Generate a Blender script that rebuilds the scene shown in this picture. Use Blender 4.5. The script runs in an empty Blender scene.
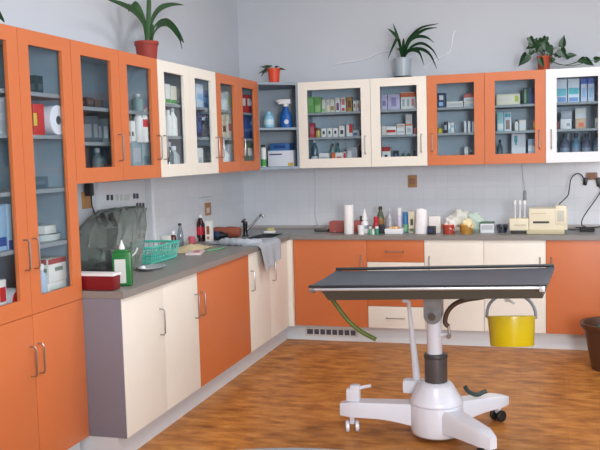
import bpy, bmesh, math, random
from mathutils import Vector, Matrix
random.seed(7)
SC = bpy.context.scene
COL = SC.collection
PI = math.pi

# ------------------------------------------------------------------ camera
CAM = Vector((2.5939, -6.9621, 1.5048)); YAW, PITCH, ROLL, FPX = .2895, -.0844, -.0275, 831.0
FW = Vector((-math.sin(YAW)*math.cos(PITCH), math.cos(YAW)*math.cos(PITCH), math.sin(PITCH)))
r0 = Vector((math.cos(YAW), math.sin(YAW), 0)); u0 = r0.cross(FW)
RT = r0*math.cos(ROLL) + u0*math.sin(ROLL); UP = u0*math.cos(ROLL) - r0*math.sin(ROLL)
cd = bpy.data.cameras.new('camera'); cam = bpy.data.objects.new('camera', cd); COL.objects.link(cam)
cam.matrix_world = Matrix(((RT.x, UP.x, -FW.x, CAM.x), (RT.y, UP.y, -FW.y, CAM.y), (RT.z, UP.z, -FW.z, CAM.z), (0, 0, 0, 1)))
cd.sensor_width = 36; cd.lens = FPX/600*36; cd.clip_start = .05
SC.camera = cam

def at(x, y, ax, v):
    """point of the photograph on a plane of the room (survey helper)"""
    d = FW + RT*((x-300)/FPX) - UP*((y-225)/FPX)
    i = 'xyz'.index(ax)
    return CAM + d*((v-CAM[i])/d[i])
def mpp(p):            # metres per pixel at a point
    return (Vector(p)-CAM).dot(FW)/FPX

# ------------------------------------------------------------------ materials
def lin(c):
    c = c/255
    return c/12.92 if c <= .04045 else ((c+.055)/1.055)**2.4
def rgb(*c): return (lin(c[0]), lin(c[1]), lin(c[2]), 1)
MATS = {}
def mat(name, col=(200, 200, 200), rough=.5, metal=0, spec=.5, noise=0, nscale=8, bump=0, trans=0, alpha=1, coat=0):
    if name in MATS: return MATS[name]
    m = bpy.data.materials.new(name); m.use_nodes = True; MATS[name] = m
    nt = m.node_tree; b = nt.nodes['Principled BSDF']
    b.inputs['Base Color'].default_value = rgb(*col); b.inputs['Roughness'].default_value = rough
    b.inputs['Metallic'].default_value = metal; b.inputs['Specular IOR Level'].default_value = spec
    b.inputs['Transmission Weight'].default_value = trans; b.inputs['Alpha'].default_value = alpha
    b.inputs['Coat Weight'].default_value = coat
    tc = nt.nodes.new('ShaderNodeTexCoord')
    n = nt.nodes.new('ShaderNodeTexNoise'); n.inputs['Scale'].default_value = nscale; n.inputs['Detail'].default_value = 4
    nt.links.new(tc.outputs['Object'], n.inputs['Vector'])
    mx = nt.nodes.new('ShaderNodeMix'); mx.data_type = 'RGBA'
    a = max(noise, .012)
    mx.inputs[6].default_value = rgb(*[max(0, k*(1-a)) for k in col]); mx.inputs[7].default_value = rgb(*[min(255, k*(1+a)) for k in col])
    nt.links.new(n.outputs['Fac'], mx.inputs[0]); nt.links.new(mx.outputs[2], b.inputs['Base Color'])
    if bump:
        bp = nt.nodes.new('ShaderNodeBump'); bp.inputs['Strength'].default_value = bump; bp.inputs['Distance'].default_value = .01
        nt.links.new(n.outputs['Fac'], bp.inputs['Height']); nt.links.new(bp.outputs['Normal'], b.inputs['Normal'])
    return m
def C(*c, rough=.45):   # quick coloured card / plastic
    return mat('colour_%d_%d_%d_%d' % (*c, rough*100), c, rough)
def clear(name, tint, gloss=.12, rough=.03):
    if name in MATS: return MATS[name]
    m = bpy.data.materials.new(name); m.use_nodes = True; MATS[name] = m
    nt = m.node_tree; nt.nodes.clear()
    o = nt.nodes.new('ShaderNodeOutputMaterial'); t = nt.nodes.new('ShaderNodeBsdfTransparent'); g = nt.nodes.new('ShaderNodeBsdfGlossy')
    f = nt.nodes.new('ShaderNodeFresnel'); f.inputs[0].default_value = 1.35
    ad = nt.nodes.new('ShaderNodeMath'); ad.operation = 'ADD'; ad.inputs[1].default_value = gloss; ad.use_clamp = True
    mx = nt.nodes.new('ShaderNodeMixShader')
    t.inputs[0].default_value = rgb(*tint); g.inputs['Roughness'].default_value = rough
    ge = nt.nodes.new('ShaderNodeNewGeometry'); iv = nt.nodes.new('ShaderNodeMath'); iv.operation = 'SUBTRACT'; iv.inputs[0].default_value = 1
    nt.links.new(ge.outputs['Backfacing'], iv.inputs[1]); ml = nt.nodes.new('ShaderNodeMath'); ml.operation = 'MULTIPLY'
    nt.links.new(f.outputs[0], ad.inputs[0]); nt.links.new(ad.outputs[0], ml.inputs[0]); nt.links.new(iv.outputs[0], ml.inputs[1]); nt.links.new(ml.outputs[0], mx.inputs[0])
    nt.links.new(t.outputs[0], mx.inputs[1]); nt.links.new(g.outputs[0], mx.inputs[2]); nt.links.new(mx.outputs[0], o.inputs[0])
    return m
def film(name, tint, col, amount, gloss=.12):   # thin translucent plastic
    if name in MATS: return MATS[name]
    m = bpy.data.materials.new(name); m.use_nodes = True; MATS[name] = m
    nt = m.node_tree; nt.nodes.clear()
    o = nt.nodes.new('ShaderNodeOutputMaterial'); t = nt.nodes.new('ShaderNodeBsdfTransparent'); d = nt.nodes.new('ShaderNodeBsdfDiffuse')
    g = nt.nodes.new('ShaderNodeBsdfGlossy'); g.inputs['Roughness'].default_value = .15
    a = nt.nodes.new('ShaderNodeMixShader'); b = nt.nodes.new('ShaderNodeMixShader')
    t.inputs[0].default_value = rgb(*tint); d.inputs[0].default_value = rgb(*col)
    a.inputs[0].default_value = amount; b.inputs[0].default_value = gloss
    nt.links.new(t.outputs[0], a.inputs[1]); nt.links.new(d.outputs[0], a.inputs[2])
    nt.links.new(a.outputs[0], b.inputs[1]); nt.links.new(g.outputs[0], b.inputs[2]); nt.links.new(b.outputs[0], o.inputs[0])
    return m

def floor_material():
    m = bpy.data.materials.new('wood_floor'); m.use_nodes = True
    nt = m.node_tree; b = nt.nodes['Principled BSDF']; L = nt.links.new
    tc = nt.nodes.new('ShaderNodeTexCoord')
    def mapping(sc, rot=0):
        mp = nt.nodes.new('ShaderNodeMapping'); mp.inputs['Scale'].default_value = sc; mp.inputs['Rotation'].default_value = (0, 0, rot)
        L(tc.outputs['Object'], mp.inputs[0]); return mp
    def noise(mp, s, det, dist=0):
        n = nt.nodes.new('ShaderNodeTexNoise'); n.inputs['Scale'].default_value = s; n.inputs['Detail'].default_value = det; n.inputs['Distortion'].default_value = dist
        L(mp.outputs[0], n.inputs['Vector']); return n
    rot = PI/2
    g1 = noise(mapping((2.4, 7, 1), rot), 2.6, 7, .4)
    g2 = noise(mapping((1.6, 2.6, 1), rot), 3.4, 5, .2)
    g3 = noise(mapping((6, 40, 1), rot), 3, 3)
    r1 = nt.nodes.new('ShaderNodeValToRGB')
    for p, c in ((0.28, (88, 52, 22)), (.42, (152, 94, 40)), (.54, (184, 120, 54)), (.74, (212, 154, 90))):
        e = r1.color_ramp.elements.new(p); e.color = rgb(*c)
    r1.color_ramp.elements.remove(r1.color_ramp.elements[0]); r1.color_ramp.elements.remove(r1.color_ramp.elements[-1])
    def mth(op, a, bb):
        n = nt.nodes.new('ShaderNodeMath'); n.operation = op
        for i, v in enumerate((a, bb)):
            if isinstance(v, (int, float)): n.inputs[i].default_value = v
            else: L(v, n.inputs[i])
        return n.outputs[0]
    s = mth('ADD', mth('MULTIPLY', g1.outputs['Fac'], .55), mth('MULTIPLY', g2.outputs['Fac'], .33))
    s = mth('ADD', s, mth('MULTIPLY', g3.outputs['Fac'], .12))
    L(s, r1.inputs[0])
    br = nt.nodes.new('ShaderNodeTexBrick'); br.inputs['Scale'].default_value = 1
    br.inputs['Brick Width'].default_value = .92; br.inputs['Row Height'].default_value = .15; br.inputs['Mortar Size'].default_value = .0015
    br.inputs['Color1'].default_value = (1, 1, 1, 1); br.inputs['Color2'].default_value = (.86, .84, .82, 1); br.inputs['Mortar'].default_value = (.62, .56, .5, 1)
    mp = mapping((1, 1, 1), rot); L(mp.outputs[0], br.inputs['Vector'])
    mx = nt.nodes.new('ShaderNodeMix'); mx.data_type = 'RGBA'; mx.blend_type = 'MULTIPLY'; mx.inputs[0].default_value = .45
    L(r1.outputs[0], mx.inputs[6]); L(br.outputs['Color'], mx.inputs[7]); L(mx.outputs[2], b.inputs['Base Color'])
    b.inputs['Roughness'].default_value = .42; b.inputs['Specular IOR Level'].default_value = .35
    return m
def tile_material(col, grout, size):
    m = bpy.data.materials.new('wall_tile'); m.use_nodes = True
    nt = m.node_tree; b = nt.nodes['Principled BSDF']; L = nt.links.new
    tc = nt.nodes.new('ShaderNodeTexCoord'); sx = nt.nodes.new('ShaderNodeSeparateXYZ'); L(tc.outputs['Object'], sx.inputs[0])
    ad = nt.nodes.new('ShaderNodeMath'); L(sx.outputs[0], ad.inputs[0]); L(sx.outputs[1], ad.inputs[1])
    cx = nt.nodes.new('ShaderNodeCombineXYZ'); L(ad.outputs[0], cx.inputs[0]); L(sx.outputs[2], cx.inputs[1])
    br = nt.nodes.new('ShaderNodeTexBrick'); br.offset = 0; br.inputs['Scale'].default_value = 1
    br.inputs['Brick Width'].default_value = size; br.inputs['Row Height'].default_value = size; br.inputs['Mortar Size'].default_value = .002
    br.inputs['Color1'].default_value = rgb(*col); br.inputs['Color2'].default_value = rgb(*[k*.985 for k in col]); br.inputs['Mortar'].default_value = rgb(*grout)
    L(cx.outputs[0], br.inputs['Vector']); L(br.outputs['Color'], b.inputs['Base Color'])
    b.inputs['Roughness'].default_value = .25
    return m

ORANGE = mat('orange_laminate', (204, 114, 66), .42, noise=.03, nscale=3)
CREAM = mat('cream_laminate', (236, 231, 220), .4)
WHITE_LAM = mat('white_laminate', (236, 236, 240), .4)
GREY_PANEL = mat('grey_panel', (126, 124, 136), .45)
INNER = mat('cabinet_inside', (214, 226, 236), .55)
CARC = mat('cabinet_carcass', (160, 176, 188), .55)
WORK = mat('grey_worktop', (134, 131, 128), .36, noise=.12, nscale=220)
PAINT = mat('wall_paint', (196, 200, 207), .85, noise=.02, nscale=1.5)
CEIL = mat('ceiling_paint', (235, 235, 235), .9)
CHROME = mat('brushed_steel', (168, 168, 170), .3, 1)
STEEL = mat('dull_steel', (120, 124, 126), .3, 1)
DSTEEL = mat('dark_steel_sheet', (78, 86, 98), .42, .35)
ENAMEL = mat('white_enamel', (216, 217, 226), .25, coat=.3)
RUB = mat('black_rubber', (28, 28, 30), .5)
BLK = mat('black_plastic', (24, 24, 27), .4)
WHT = mat('white_plastic', (236, 236, 238), .4)
CARD = mat('white_card', (232, 230, 226), .65)
PALE = mat('cream_card', (226, 218, 200), .65)
GREYC = mat('grey_card', (170, 174, 182), .6)
GLASS = clear('door_glass', (246, 250, 252), .0)
BOTGLASS = clear('clear_bottle_glass', (205, 216, 220), .08)
SMOKE = clear('grey_bottle_plastic', (150, 172, 196), .12, .15)
LEAF = mat('leaf_green', (36, 74, 36), .4, noise=.3, nscale=14)
DLEAF = mat('dark_leaf_green', (26, 62, 32), .38, noise=.3, nscale=20)
STEM = mat('stem_green', (70, 84, 48), .6)
TERRA = mat('terracotta', (176, 74, 44), .7, noise=.1, nscale=30)
SOIL = mat('soil', (52, 38, 28), .95, noise=.3, nscale=60)

# ------------------------------------------------------------------ mesh helpers
class MB:
    def __init__(s): s.v = []; s.f = []
    def add(s, v, f):
        o = len(s.v); s.v += [Vector(p) for p in v]; s.f += [tuple(i+o for i in k) for k in f]; return s
    def box(s, c, d, rz=0, bev=0, taper=1, rx=0, ry=0):
        bm = bmesh.new(); bmesh.ops.create_cube(bm, size=1)
        for p in bm.verts:
            k = taper if p.co.z > 0 else 1
            p.co = Vector((p.co.x*d[0]*k, p.co.y*d[1]*k, p.co.z*d[2]))
        if bev: bmesh.ops.bevel(bm, geom=list(bm.edges), offset=min(bev, min(d)*.3), segments=2, profile=.7, affect='EDGES')
        R = Matrix.Rotation(rz, 3, 'Z') @ Matrix.Rotation(ry, 3, 'Y') @ Matrix.Rotation(rx, 3, 'X')
        bm.verts.index_update()
        s.add([R @ p.co + Vector(c) for p in bm.verts], [[p.index for p in f.verts] for f in bm.faces]); bm.free(); return s
    def span(s, a, b, bev=0):
        return s.box([(a[i]+b[i])/2 for i in range(3)], [abs(b[i]-a[i]) for i in range(3)], bev=bev)
    def lathe(s, prof, c=(0, 0, 0), seg=24, sq=(1, 1), rot=None, closed=True):
        v = []; f = []; n = len(prof)
        for r, z in prof:
            for k in range(seg):
                a = 2*PI*k/seg
                p = Vector((r*math.cos(a)*sq[0], r*math.sin(a)*sq[1], z))
                v.append((rot @ p if rot else p) + Vector(c))
        for i in range(n-1):
            for k in range(seg):
                k2 = (k+1) % seg
                f.append((i*seg+k, i*seg+k2, (i+1)*seg+k2, (i+1)*seg+k))
        if closed:
            if prof[0][0] > 1e-6: f.append(tuple(range(seg))[::-1])
            if prof[-1][0] > 1e-6: f.append(tuple((n-1)*seg+k for k in range(seg)))
        return s.add(v, f)
    def tube(s, pts, r, seg=8, cap=True):
        pts = [Vector(p) for p in pts]; n = len(pts)
        rs = r if isinstance(r, (list, tuple)) else [r]*n
        v = []; f = []; prev = None
        for i, p in enumerate(pts):
            t = (pts[min(i+1, n-1)]-pts[max(i-1, 0)]).normalized()
            if prev is None:
                a = Vector((0, 0, 1)) if abs(t.z) < .9 else Vector((1, 0, 0))
                nx = t.cross(a).normalized()
            else:
                nx = (prev - t*prev.dot(t)).normalized()
            prev = nx; ny = t.cross(nx)
            for k in range(seg):
                a = 2*PI*k/seg; v.append(p + (nx*math.cos(a)+ny*math.sin(a))*rs[i])
        for i in range(n-1):
            for k in range(seg):
                k2 = (k+1) % seg; f.append((i*seg+k, i*seg+k2, (i+1)*seg+k2, (i+1)*seg+k))
        if cap: f.append(tuple(range(seg))[::-1]); f.append(tuple((n-1)*seg+k for k in range(seg)))
        return s.add(v, f)
    def prism(s, poly, z0, z1):
        n = len(poly)
        v = [(x, y, z0) for x, y in poly]+[(x, y, z1) for x, y in poly]
        f = [tuple(range(n))[::-1], tuple(range(n, 2*n))]+[(i, (i+1) % n, n+(i+1) % n, n+i) for i in range(n)]
        return s.add(v, f)
    def frame(s, axis, u0, u1, z0, z1, iu0, iu1, iz0, iz1, d0, d1):
        """rectangular frame with an opening; axis x: u is y, depth is x"""
        P = (lambda u, z, d: (d, u, z)) if axis == 'x' else (lambda u, z, d: (u, d, z))
        v = []
        for d in (d0, d1):
            v += [P(u0, z0, d), P(u1, z0, d), P(u1, z1, d), P(u0, z1, d), P(iu0, iz0, d), P(iu1, iz0, d), P(iu1, iz1, d), P(iu0, iz1, d)]
        f = []
        for i in range(4):
            j = (i+1) % 4
            f += [(i, j, 4+j, 4+i), (8+i, 12+i, 12+j, 8+j), (i, 8+i, 8+j, j), (4+i, 4+j, 12+j, 12+i)]
        return s.add(v, f)
    def leaf(s, pts, width, prof=None, side=None, th=.0025, fold=.25):
        """strap leaf: tapering ribbon with a folded mid-rib and real thickness"""
        pts = [Vector(p) for p in pts]; n = len(pts); v = []; f = []
        for i, p in enumerate(pts):
            t = (pts[min(i+1, n-1)]-pts[max(i-1, 0)]).normalized()
            sd = (side or Vector((1, 0, 0))); sd = (sd - t*sd.dot(t)).normalized(); nn = sd.cross(t).normalized()
            k = i/(n-1); w = width*(prof(k) if prof else (.55+.9*k*(1-k)*2 if k < .5 else 1.0*(1-((k-.5)/.5)**2.2)+.04))
            w *= .5
            v += [p-sd*w+nn*w*fold, p-nn*th, p+sd*w+nn*w*fold, p+nn*th]
        for i in range(n-1):
            for k in range(4):
                k2 = (k+1) % 4; f.append((i*4+k, i*4+k2, (i+1)*4+k2, (i+1)*4+k))
        f += [(3, 2, 1, 0), tuple((n-1)*4+k for k in range(4))]
        return s.add(v, f)
    def heart(s, base, tip, nrm, w, th=.002):
        base, tip = Vector(base), Vector(tip); ax = tip-base; L = ax.length; ax.normalize()
        n = Vector(nrm); n = (n-ax*n.dot(ax)).normalized(); sd = ax.cross(n)
        out = [(0.05, 0), (-.08, .22), (0, .42), (.18, .5), (.42, .44), (.68, .27), (.88, .1), (1.05, 0)]
        ring = [(a, b) for a, b in out]+[(a, -b) for a, b in out[-2:0:-1]]
        v = []; m = len(ring)
        for sg in (1, -1):
            for a, b in ring:
                v.append(base+ax*a*L+sd*b*w*2*.5*1.0+n*(abs(b)*w*.35+sg*th*.5-a*a*L*.15))
            v.append(base+ax*.4*L+n*(sg*th-.024*L))
        f = []
        for i in range(m):
            j = (i+1) % m
            f += [(i, j, m), (m+1+j, m+1+i, 2*m+1), (i, m+1+i, m+1+j, j)]
        return s.add(v, f)
    def sheet(s, rows, th):
        """cloth-like surface through rows of points, with thickness"""
        R = len(rows); K = len(rows[0]); P = [[Vector(p) for p in r] for r in rows]; v = []
        N = [[None]*K for _ in range(R)]
        for i in range(R):
            for k in range(K):
                a = P[min(i+1, R-1)][k]-P[max(i-1, 0)][k]; b = P[i][min(k+1, K-1)]-P[i][max(k-1, 0)]
                n = a.cross(b); N[i][k] = n.normalized() if n.length > 1e-9 else Vector((0, 0, 1))
        for sg in (.5, -.5): v += [P[i][k]+N[i][k]*th*sg for i in range(R) for k in range(K)]
        f = []; O = R*K
        for i in range(R-1):
            for k in range(K-1):
                a, b, c, d = i*K+k, i*K+k+1, (i+1)*K+k+1, (i+1)*K+k
                f += [(a, d, c, b), (O+a, O+b, O+c, O+d)]
        edge = [(0, k) for k in range(K)]+[(i, K-1) for i in range(1, R)]+[(R-1, k) for k in range(K-2, -1, -1)]+[(i, 0) for i in range(R-2, 0, -1)]
        for (i, k), (i2, k2) in zip(edge, edge[1:]+edge[:1]):
            f.append((i*K+k, i2*K+k2, O+i2*K+k2, O+i*K+k))
        return s.add(v, f)
    def build(s, name, m, parent=None, smooth=35):
        o = Vector(parent['_o']) if parent is not None and '_o' in parent else Vector((0, 0, 0))
        me = bpy.data.meshes.new(name); me.from_pydata([p-o for p in s.v], [], s.f)
        bm = bmesh.new(); bm.from_mesh(me); bmesh.ops.recalc_face_normals(bm, faces=bm.faces); bm.to_mesh(me); bm.free()
        me.materials.append(m)
        for p in me.polygons: p.use_smooth = True
        me.set_sharp_from_angle(angle=math.radians(smooth))
        ob = bpy.data.objects.new(name, me); COL.objects.link(ob)
        if parent is not None:
            ob.parent = parent; ob['_o'] = list(o)
        return ob
def smooth_path(pts, n=6):
    pts = [Vector(p) for p in pts]; out = []
    for i in range(len(pts)-1):
        p0 = pts[max(i-1, 0)]; p1 = pts[i]; p2 = pts[i+1]; p3 = pts[min(i+2, len(pts)-1)]
        for k in range(n):
            t = k/n
            out.append(.5*((2*p1)+(p2-p0)*t+(2*p0-5*p1+4*p2-p3)*t*t+(3*p1-p0-3*p2+p3)*t**3))
    out.append(pts[-1]); return out
def tag(o, label, cat, group=None, kind=None):
    o['label'] = label; o['category'] = cat
    if group: o['group'] = group
    if kind: o['kind'] = kind
    return o
def thing(name, label, cat, loc, group=None):
    o = bpy.data.objects.new(name, None); COL.objects.link(o); o.location = loc; o['_o'] = list(loc); o.empty_display_size = .05
    return tag(o, label, cat, group)
def struct(name, mb, m):
    o = mb.build(name, m); o['kind'] = 'structure'; return o

# ------------------------------------------------------------------ the room
ZW = .862           # worktop top
RX, RY, RZ = 4.6, -8.2, 3.3
WZ0, WZ1 = .9, 2.6
struct('floor', MB().span((-.1, RY-.1, -.1), (RX+.1, .1, 0)), floor_material())
struct('ceiling', MB().span((-.1, RY-.1, RZ), (RX+.1, .1, RZ+.1)), CEIL)
struct('wall_left', MB().span((-.1, RY, 0), (0, .1, RZ)), PAINT)
struct('wall_back', MB().span((0, 0, 0), (RX+.1, .1, RZ)), PAINT)
wr = MB().span((RX, RY, 0), (RX+.1, 0, WZ0)).span((RX, RY, WZ1), (RX+.1, 0, RZ))
for a, b in ((RY, -6.9), (-5.1, -4.1), (-2.3, 0)): wr.span((RX, a, WZ0), (RX+.1, b, WZ1))
struct('wall_right', wr, PAINT)
wf = MB()
WIN = [(3.52, 4.52)]; WZ = (.9, 2.6); WINR = [(-6.9, -5.1), (-4.1, -2.3)]
for a, b in ((-.1, WIN[0][0]), (WIN[0][1], RX+.1)): wf.span((a, RY-.1, 0), (b, RY, RZ))
for a, b in WIN: wf.span((a, RY-.1, 0), (b, RY, WZ[0])); wf.span((a, RY-.1, WZ[1]), (b, RY, RZ))
struct('wall_front', wf, PAINT)
TILE = tile_material((222, 225, 231), (212, 216, 224), .1)
struct('trim_1', MB().span((0, -1.775, ZW), (.008, -.008, 1.42)), TILE)          # tiling of the left wall
struct('trim_2', MB().span((0, -.008, ZW), (3.3, 0, 1.42)), TILE)                # tiling of the back wall
struct('trim_3', MB().span((0, -1.80, ZW), (.014, -1.775, 1.42), .003), mat('white_trim', (232, 232, 235), .4))
PL = mat('plinth_laminate', (212, 217, 222), .4)
struct('baseboard_left', MB().span((.53, -3.365, 0), (.55, -.55, .125)).span((.0, -3.365, 0), (.53, -3.35, .125)), PL)
struct('baseboard_back', MB().span((.53, -.55, 0), (3.04, -.535, .125)), PL)
struct('trim_4', MB().span((.02, -.022, ZW), (3.04, -.008, ZW+.028), .004), mat('upstand', (176, 170, 168), .5))
struct('trim_5', MB().span((.008, -1.36, ZW), (.022, -.022, ZW+.028), .004), MATS['upstand'])

# ------------------------------------------------------------------ cabinets
def handle(parent, axis, u, z0, z1, d, m=CHROME, horiz=None):
    """bow handle standing out from a face at depth d (towards +x or -y)"""
    P = (lambda u, z, o: (d+o, u, z)) if axis == 'x' else (lambda u, z, o: (u, d-o, z))
    o = .03
    if horiz: pts = [P(horiz[0], z0, 0), P(horiz[0], z0, o*.7), P(horiz[0]+.01, z0, o), P(horiz[1]-.01, z0, o), P(horiz[1], z0, o*.7), P(horiz[1], z0, 0)]
    else: pts = [P(u, z0, 0), P(u, z0, o*.7), P(u, z0+.01, o), P(u, z1-.01, o), P(u, z1, o*.7), P(u, z1, 0)]
    return MB().tube(pts, .004, 8).build('handle', m, parent)
def carcass(parent, axis, u0, u1, z0, z1, front, m, top=True, t=.016, back_m=None):
    P = (lambda u, z, d: (d, u, z)) if axis == 'x' else (lambda u, z, d: (u, -d, z))
    b = MB()
    for a, c in ((u0, u0+t), (u1-t, u1)): b.span(P(a, z0, .002), P(c, z1, front))
    b.span(P(u0+t, z0, .002), P(u1-t, z0+t, front)); 
    if top: b.span(P(u0+t, z1-t, .002), P(u1-t, z1, front))
    b.span(P(u0+t, z0+t, .002), P(u1-t, z1-t, .012))
    return b.build('carcass', m, parent)
SHELF_M = mat('grey_shelf', (138, 146, 152), .5)
def shelf(parent, axis, u0, u1, z, d0, d1, t=.018):
    P = (lambda u, z, d: (d, u, z)) if axis == 'x' else (lambda u, z, d: (u, -d, z))
    return MB().span(P(u0+.017, z-t, d0), P(u1-.017, z, d1)).build('shelf', SHELF_M, parent)
def glass_door(parent, axis, u0, u1, z0, z1, face, m, rail=(.077, .067), stile=.08, hu=None, hz=(1.50, 1.64)):
    g = .0015; f0, f1 = face-.019, face
    sg = 1 if axis == 'x' else -1
    b = MB().frame(axis, u0+g, u1-g, z0+g, z1-g, u0+stile, u1-stile, z0+rail[0], z1-rail[1], sg*f0, sg*f1)
    d = b.build('door', m, parent)
    P = (lambda u, z, d: (d, u, z)) if axis == 'x' else (lambda u, z, d: (u, -d, z))
    MB().span(P(u0+stile-.004, z0+rail[0]-.004, f0+.004), P(u1-stile+.004, z1-rail[1]+.004, f0+.008)).build('glass_pane', GLASS, d)
    if hu is not None: handle(d, axis, hu, hz[0], hz[1], sg*face)
    return d
def flat_door(parent, axis, u0, u1, z0, z1, face, m, hu=None, hz=(.56, .70), name='door', horiz=None):
    g = .0015; sg = 1 if axis == 'x' else -1
    P = (lambda u, z, d: (d, u, z)) if axis == 'x' else (lambda u, z, d: (u, -d, z))
    d = MB().span(P(u0+g, z0+g, face-.019), P(u1-g, z1-g, face), .0015).build(name, m, parent)
    if horiz: handle(d, axis, 0, hz[0], 0, sg*face, horiz=horiz)
    elif hu is not None: handle(d, axis, hu, hz[0], hz[1], sg*face)
    return d
Z1, Z2, WD = 1.391, 2.092, .39
S1, S2 = 1.842, 1.642
# tall cabinet
TY0, TY1, TS = -4.22, -3.368, -3.79
tall = thing('tall_cabinet', 'tall orange cupboard with glass upper doors at the near end of the row', 'cabinet', (0.19, (TY0+TY1)/2, 0))
carcass(tall, 'x', TY0, TY1, .125, Z2, WD-.02, CARC)
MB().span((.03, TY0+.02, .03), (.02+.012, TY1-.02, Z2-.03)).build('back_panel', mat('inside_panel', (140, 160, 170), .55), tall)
TSH = (1.822, 1.628, 1.378, 1.125, .84)
for z in TSH: shelf(tall, 'x', TY0, TY1, z, .034, WD-.025)
MB().span((.0, TY0, 0), (.34, TY1-.01, .125)).build('plinth', PL, tall)
glass_door(tall, 'x', TS, TY1, .824, Z2, WD, ORANGE, hu=TS+.035, hz=(1.03, 1.165), stile=.078)
glass_door(tall, 'x', TY0, TS, .824, Z2, WD, ORANGE, hu=TS-.035, hz=(1.03, 1.165), stile=.078)
flat_door(tall, 'x', TS, TY1, .125, .824, WD, ORANGE, TS+.03, (.553, .688))
flat_door(tall, 'x', TY0, TS, .125, .824, WD, ORANGE, TS-.03, (.553, .688))
# wall cabinets along the left wall
WL = [(-3.367, -2.43, -2.895, ORANGE, 'orange two-door glass wall cabinet next to the tall cupboard, potted plant above', (1, -1), (1.778,)),
      (-2.43, -1.522, -1.972, CREAM, 'cream two-door glass wall cabinet between the two orange ones on the left', (0, 1), (S1, S2)),
      (-1.522, -.637, -1.083, ORANGE, 'orange two-door glass wall cabinet beside the open corner shelf', (0, 0), (S1, S2))]
for y0, y1, ys, m, lab, hs, shs in WL:
    w = thing('wall_cabinet', lab, 'cabinet', (.19, (y0+y1)/2, Z1), 'glass-fronted wall cabinets')
    carcass(w, 'x', y0, y1, Z1, Z2, WD-.02, CARC)
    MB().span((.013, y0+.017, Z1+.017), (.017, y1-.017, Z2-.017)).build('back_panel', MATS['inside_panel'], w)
    if m is CREAM: MB().span((.02, ys-.008, Z1+.017), (WD-.022, ys+.008, Z2-.017)).build('partition', mat('grey_partition', (150, 150, 158), .5), w)
    for z in shs: shelf(w, 'x', y0, ys-.008 if m is CREAM else y1, z, .02, WD-.03)
    if m is CREAM:
        for z in shs: shelf(w, 'x', ys-.009, y1, z, .02, WD-.03)
    for (a, b), h in zip(((y0, ys), (ys, y1)), hs):
        hu = None if h is None or h < -1 else (b-.04 if h == 1 else a+.04 if h == 0 else b-.04)
        glass_door(w, 'x', a, b, Z1, Z2, WD, m, hu=hu, stile=.088)
# wall cabinets along the back wall
WB = [(.646, 1.249, CREAM, 'wide cream glass wall cabinet next to the open corner shelf', 1),
      (1.249, 1.698, CREAM, 'narrow cream glass wall cabinet below the plant in the white pot', 1),
      (1.698, 2.139, ORANGE, 'orange glass wall cabinet next to the narrow cream cabinet', 0),
      (2.139, 2.590, ORANGE, 'orange glass wall cabinet next to the white cabinet of big bottles', 1),
      (2.590, 3.040, WHITE_LAM, 'white glass wall cabinet holding a row of big grey bottles', 0)]
BSH = [(S1, S2)]*5
for (x0, x1, m, lab, h), shs in zip(WB, BSH):
    w = thing('wall_cabinet', lab, 'cabinet', ((x0+x1)/2, -.19, Z1), 'glass-fronted wall cabinets')
    carcass(w, 'y', x0, x1, Z1, Z2, WD-.02, CARC)
    MB().span((x0+.017, -.017, Z1+.017), (x1-.017, -.013, Z2-.017)).build('back_panel', INNER, w)
    for z in shs: shelf(w, 'y', x0, x1, z, .02, WD-.03)
    glass_door(w, 'y', x0, x1, Z1, Z2, WD, m, hu=(x1-.045 if h else x0+.04), stile=.078)
# open corner shelf unit
cs = thing('corner_shelf', 'open blue-grey corner shelf unit between the wall cabinets', 'shelf', (.2, -.2, Z1))
PENT = [(.002, -.636), (.39, -.636), (.645, -.39), (.645, -.002), (.002, -.002)]
CGREY = mat('blue_grey_laminate', (140, 158, 172), .5)
def pent(i): return [(x-(i if x > .5 else -i if x < .1 else 0), y+(i if y < -.5 else -i if y > -.1 else 0)) for x, y in PENT]
MB().prism(PENT, Z2-.02, Z2-.001).build('top_panel', CGREY, cs)
MB().prism(PENT, Z1+.001, Z1+.02).build('bottom_panel', CGREY, cs)
CSZ = 1.728
MB().prism(pent(.017), CSZ-.018, CSZ).build('shelf', CGREY, cs)
MB().span((.002, -.636, Z1+.02), (.39, -.62, Z2-.02)).build('side_panel', CGREY, cs)
MB().span((.629, -.39, Z1+.02), (.645, -.002, Z2-.02)).build('side_panel', CGREY, cs)
MB().span((.002, -.62, Z1+.02), (.01, -.002, Z2-.02)).span((.01, -.01, Z1+.02), (.629, -.002, Z2-.02)).build('back_panel', mat('blue_grey_back', (196, 208, 218), .55), cs)

# base cabinets
ZB, ZT, BD = .126, .826, .60
def base(name, lab, axis, u0, u1, cm):
    loc = (.3, (u0+u1)/2, ZB) if axis == 'x' else ((u0+u1)/2, -.3, ZB)
    b = thing(name, lab, 'cabinet', loc, 'kitchen base cabinets')
    return b
def base_body(b, axis, u0, u1, m, top=True): carcass(b, axis, u0, u1, ZB, ZT, BD-.021, m, top)
b = base('base_cabinet', 'cream two-door base cabinet with grey end panel, nearest the tall cupboard', 'x', -3.35, -2.444, CREAM)
base_body(b, 'x', -3.347, -2.444, CREAM)
MB().span((.003, -3.366, ZB), (.598, -3.348, ZT), .001).build('end_panel', GREY_PANEL, b)
flat_door(b, 'x', -3.364, -2.905, ZB, ZT, BD, CREAM, -2.955)
flat_door(b, 'x', -2.905, -2.444, ZB, ZT, BD, CREAM, -2.49)
b = base('base_cabinet', 'base cabinet with one broad orange door between cream ones, left run', 'x', -2.444, -1.552, ORANGE)
base_body(b, 'x', -2.444, -1.552, CREAM)
flat_door(b, 'x', -2.444, -1.552, ZB, ZT, BD, ORANGE, -2.40)
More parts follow.
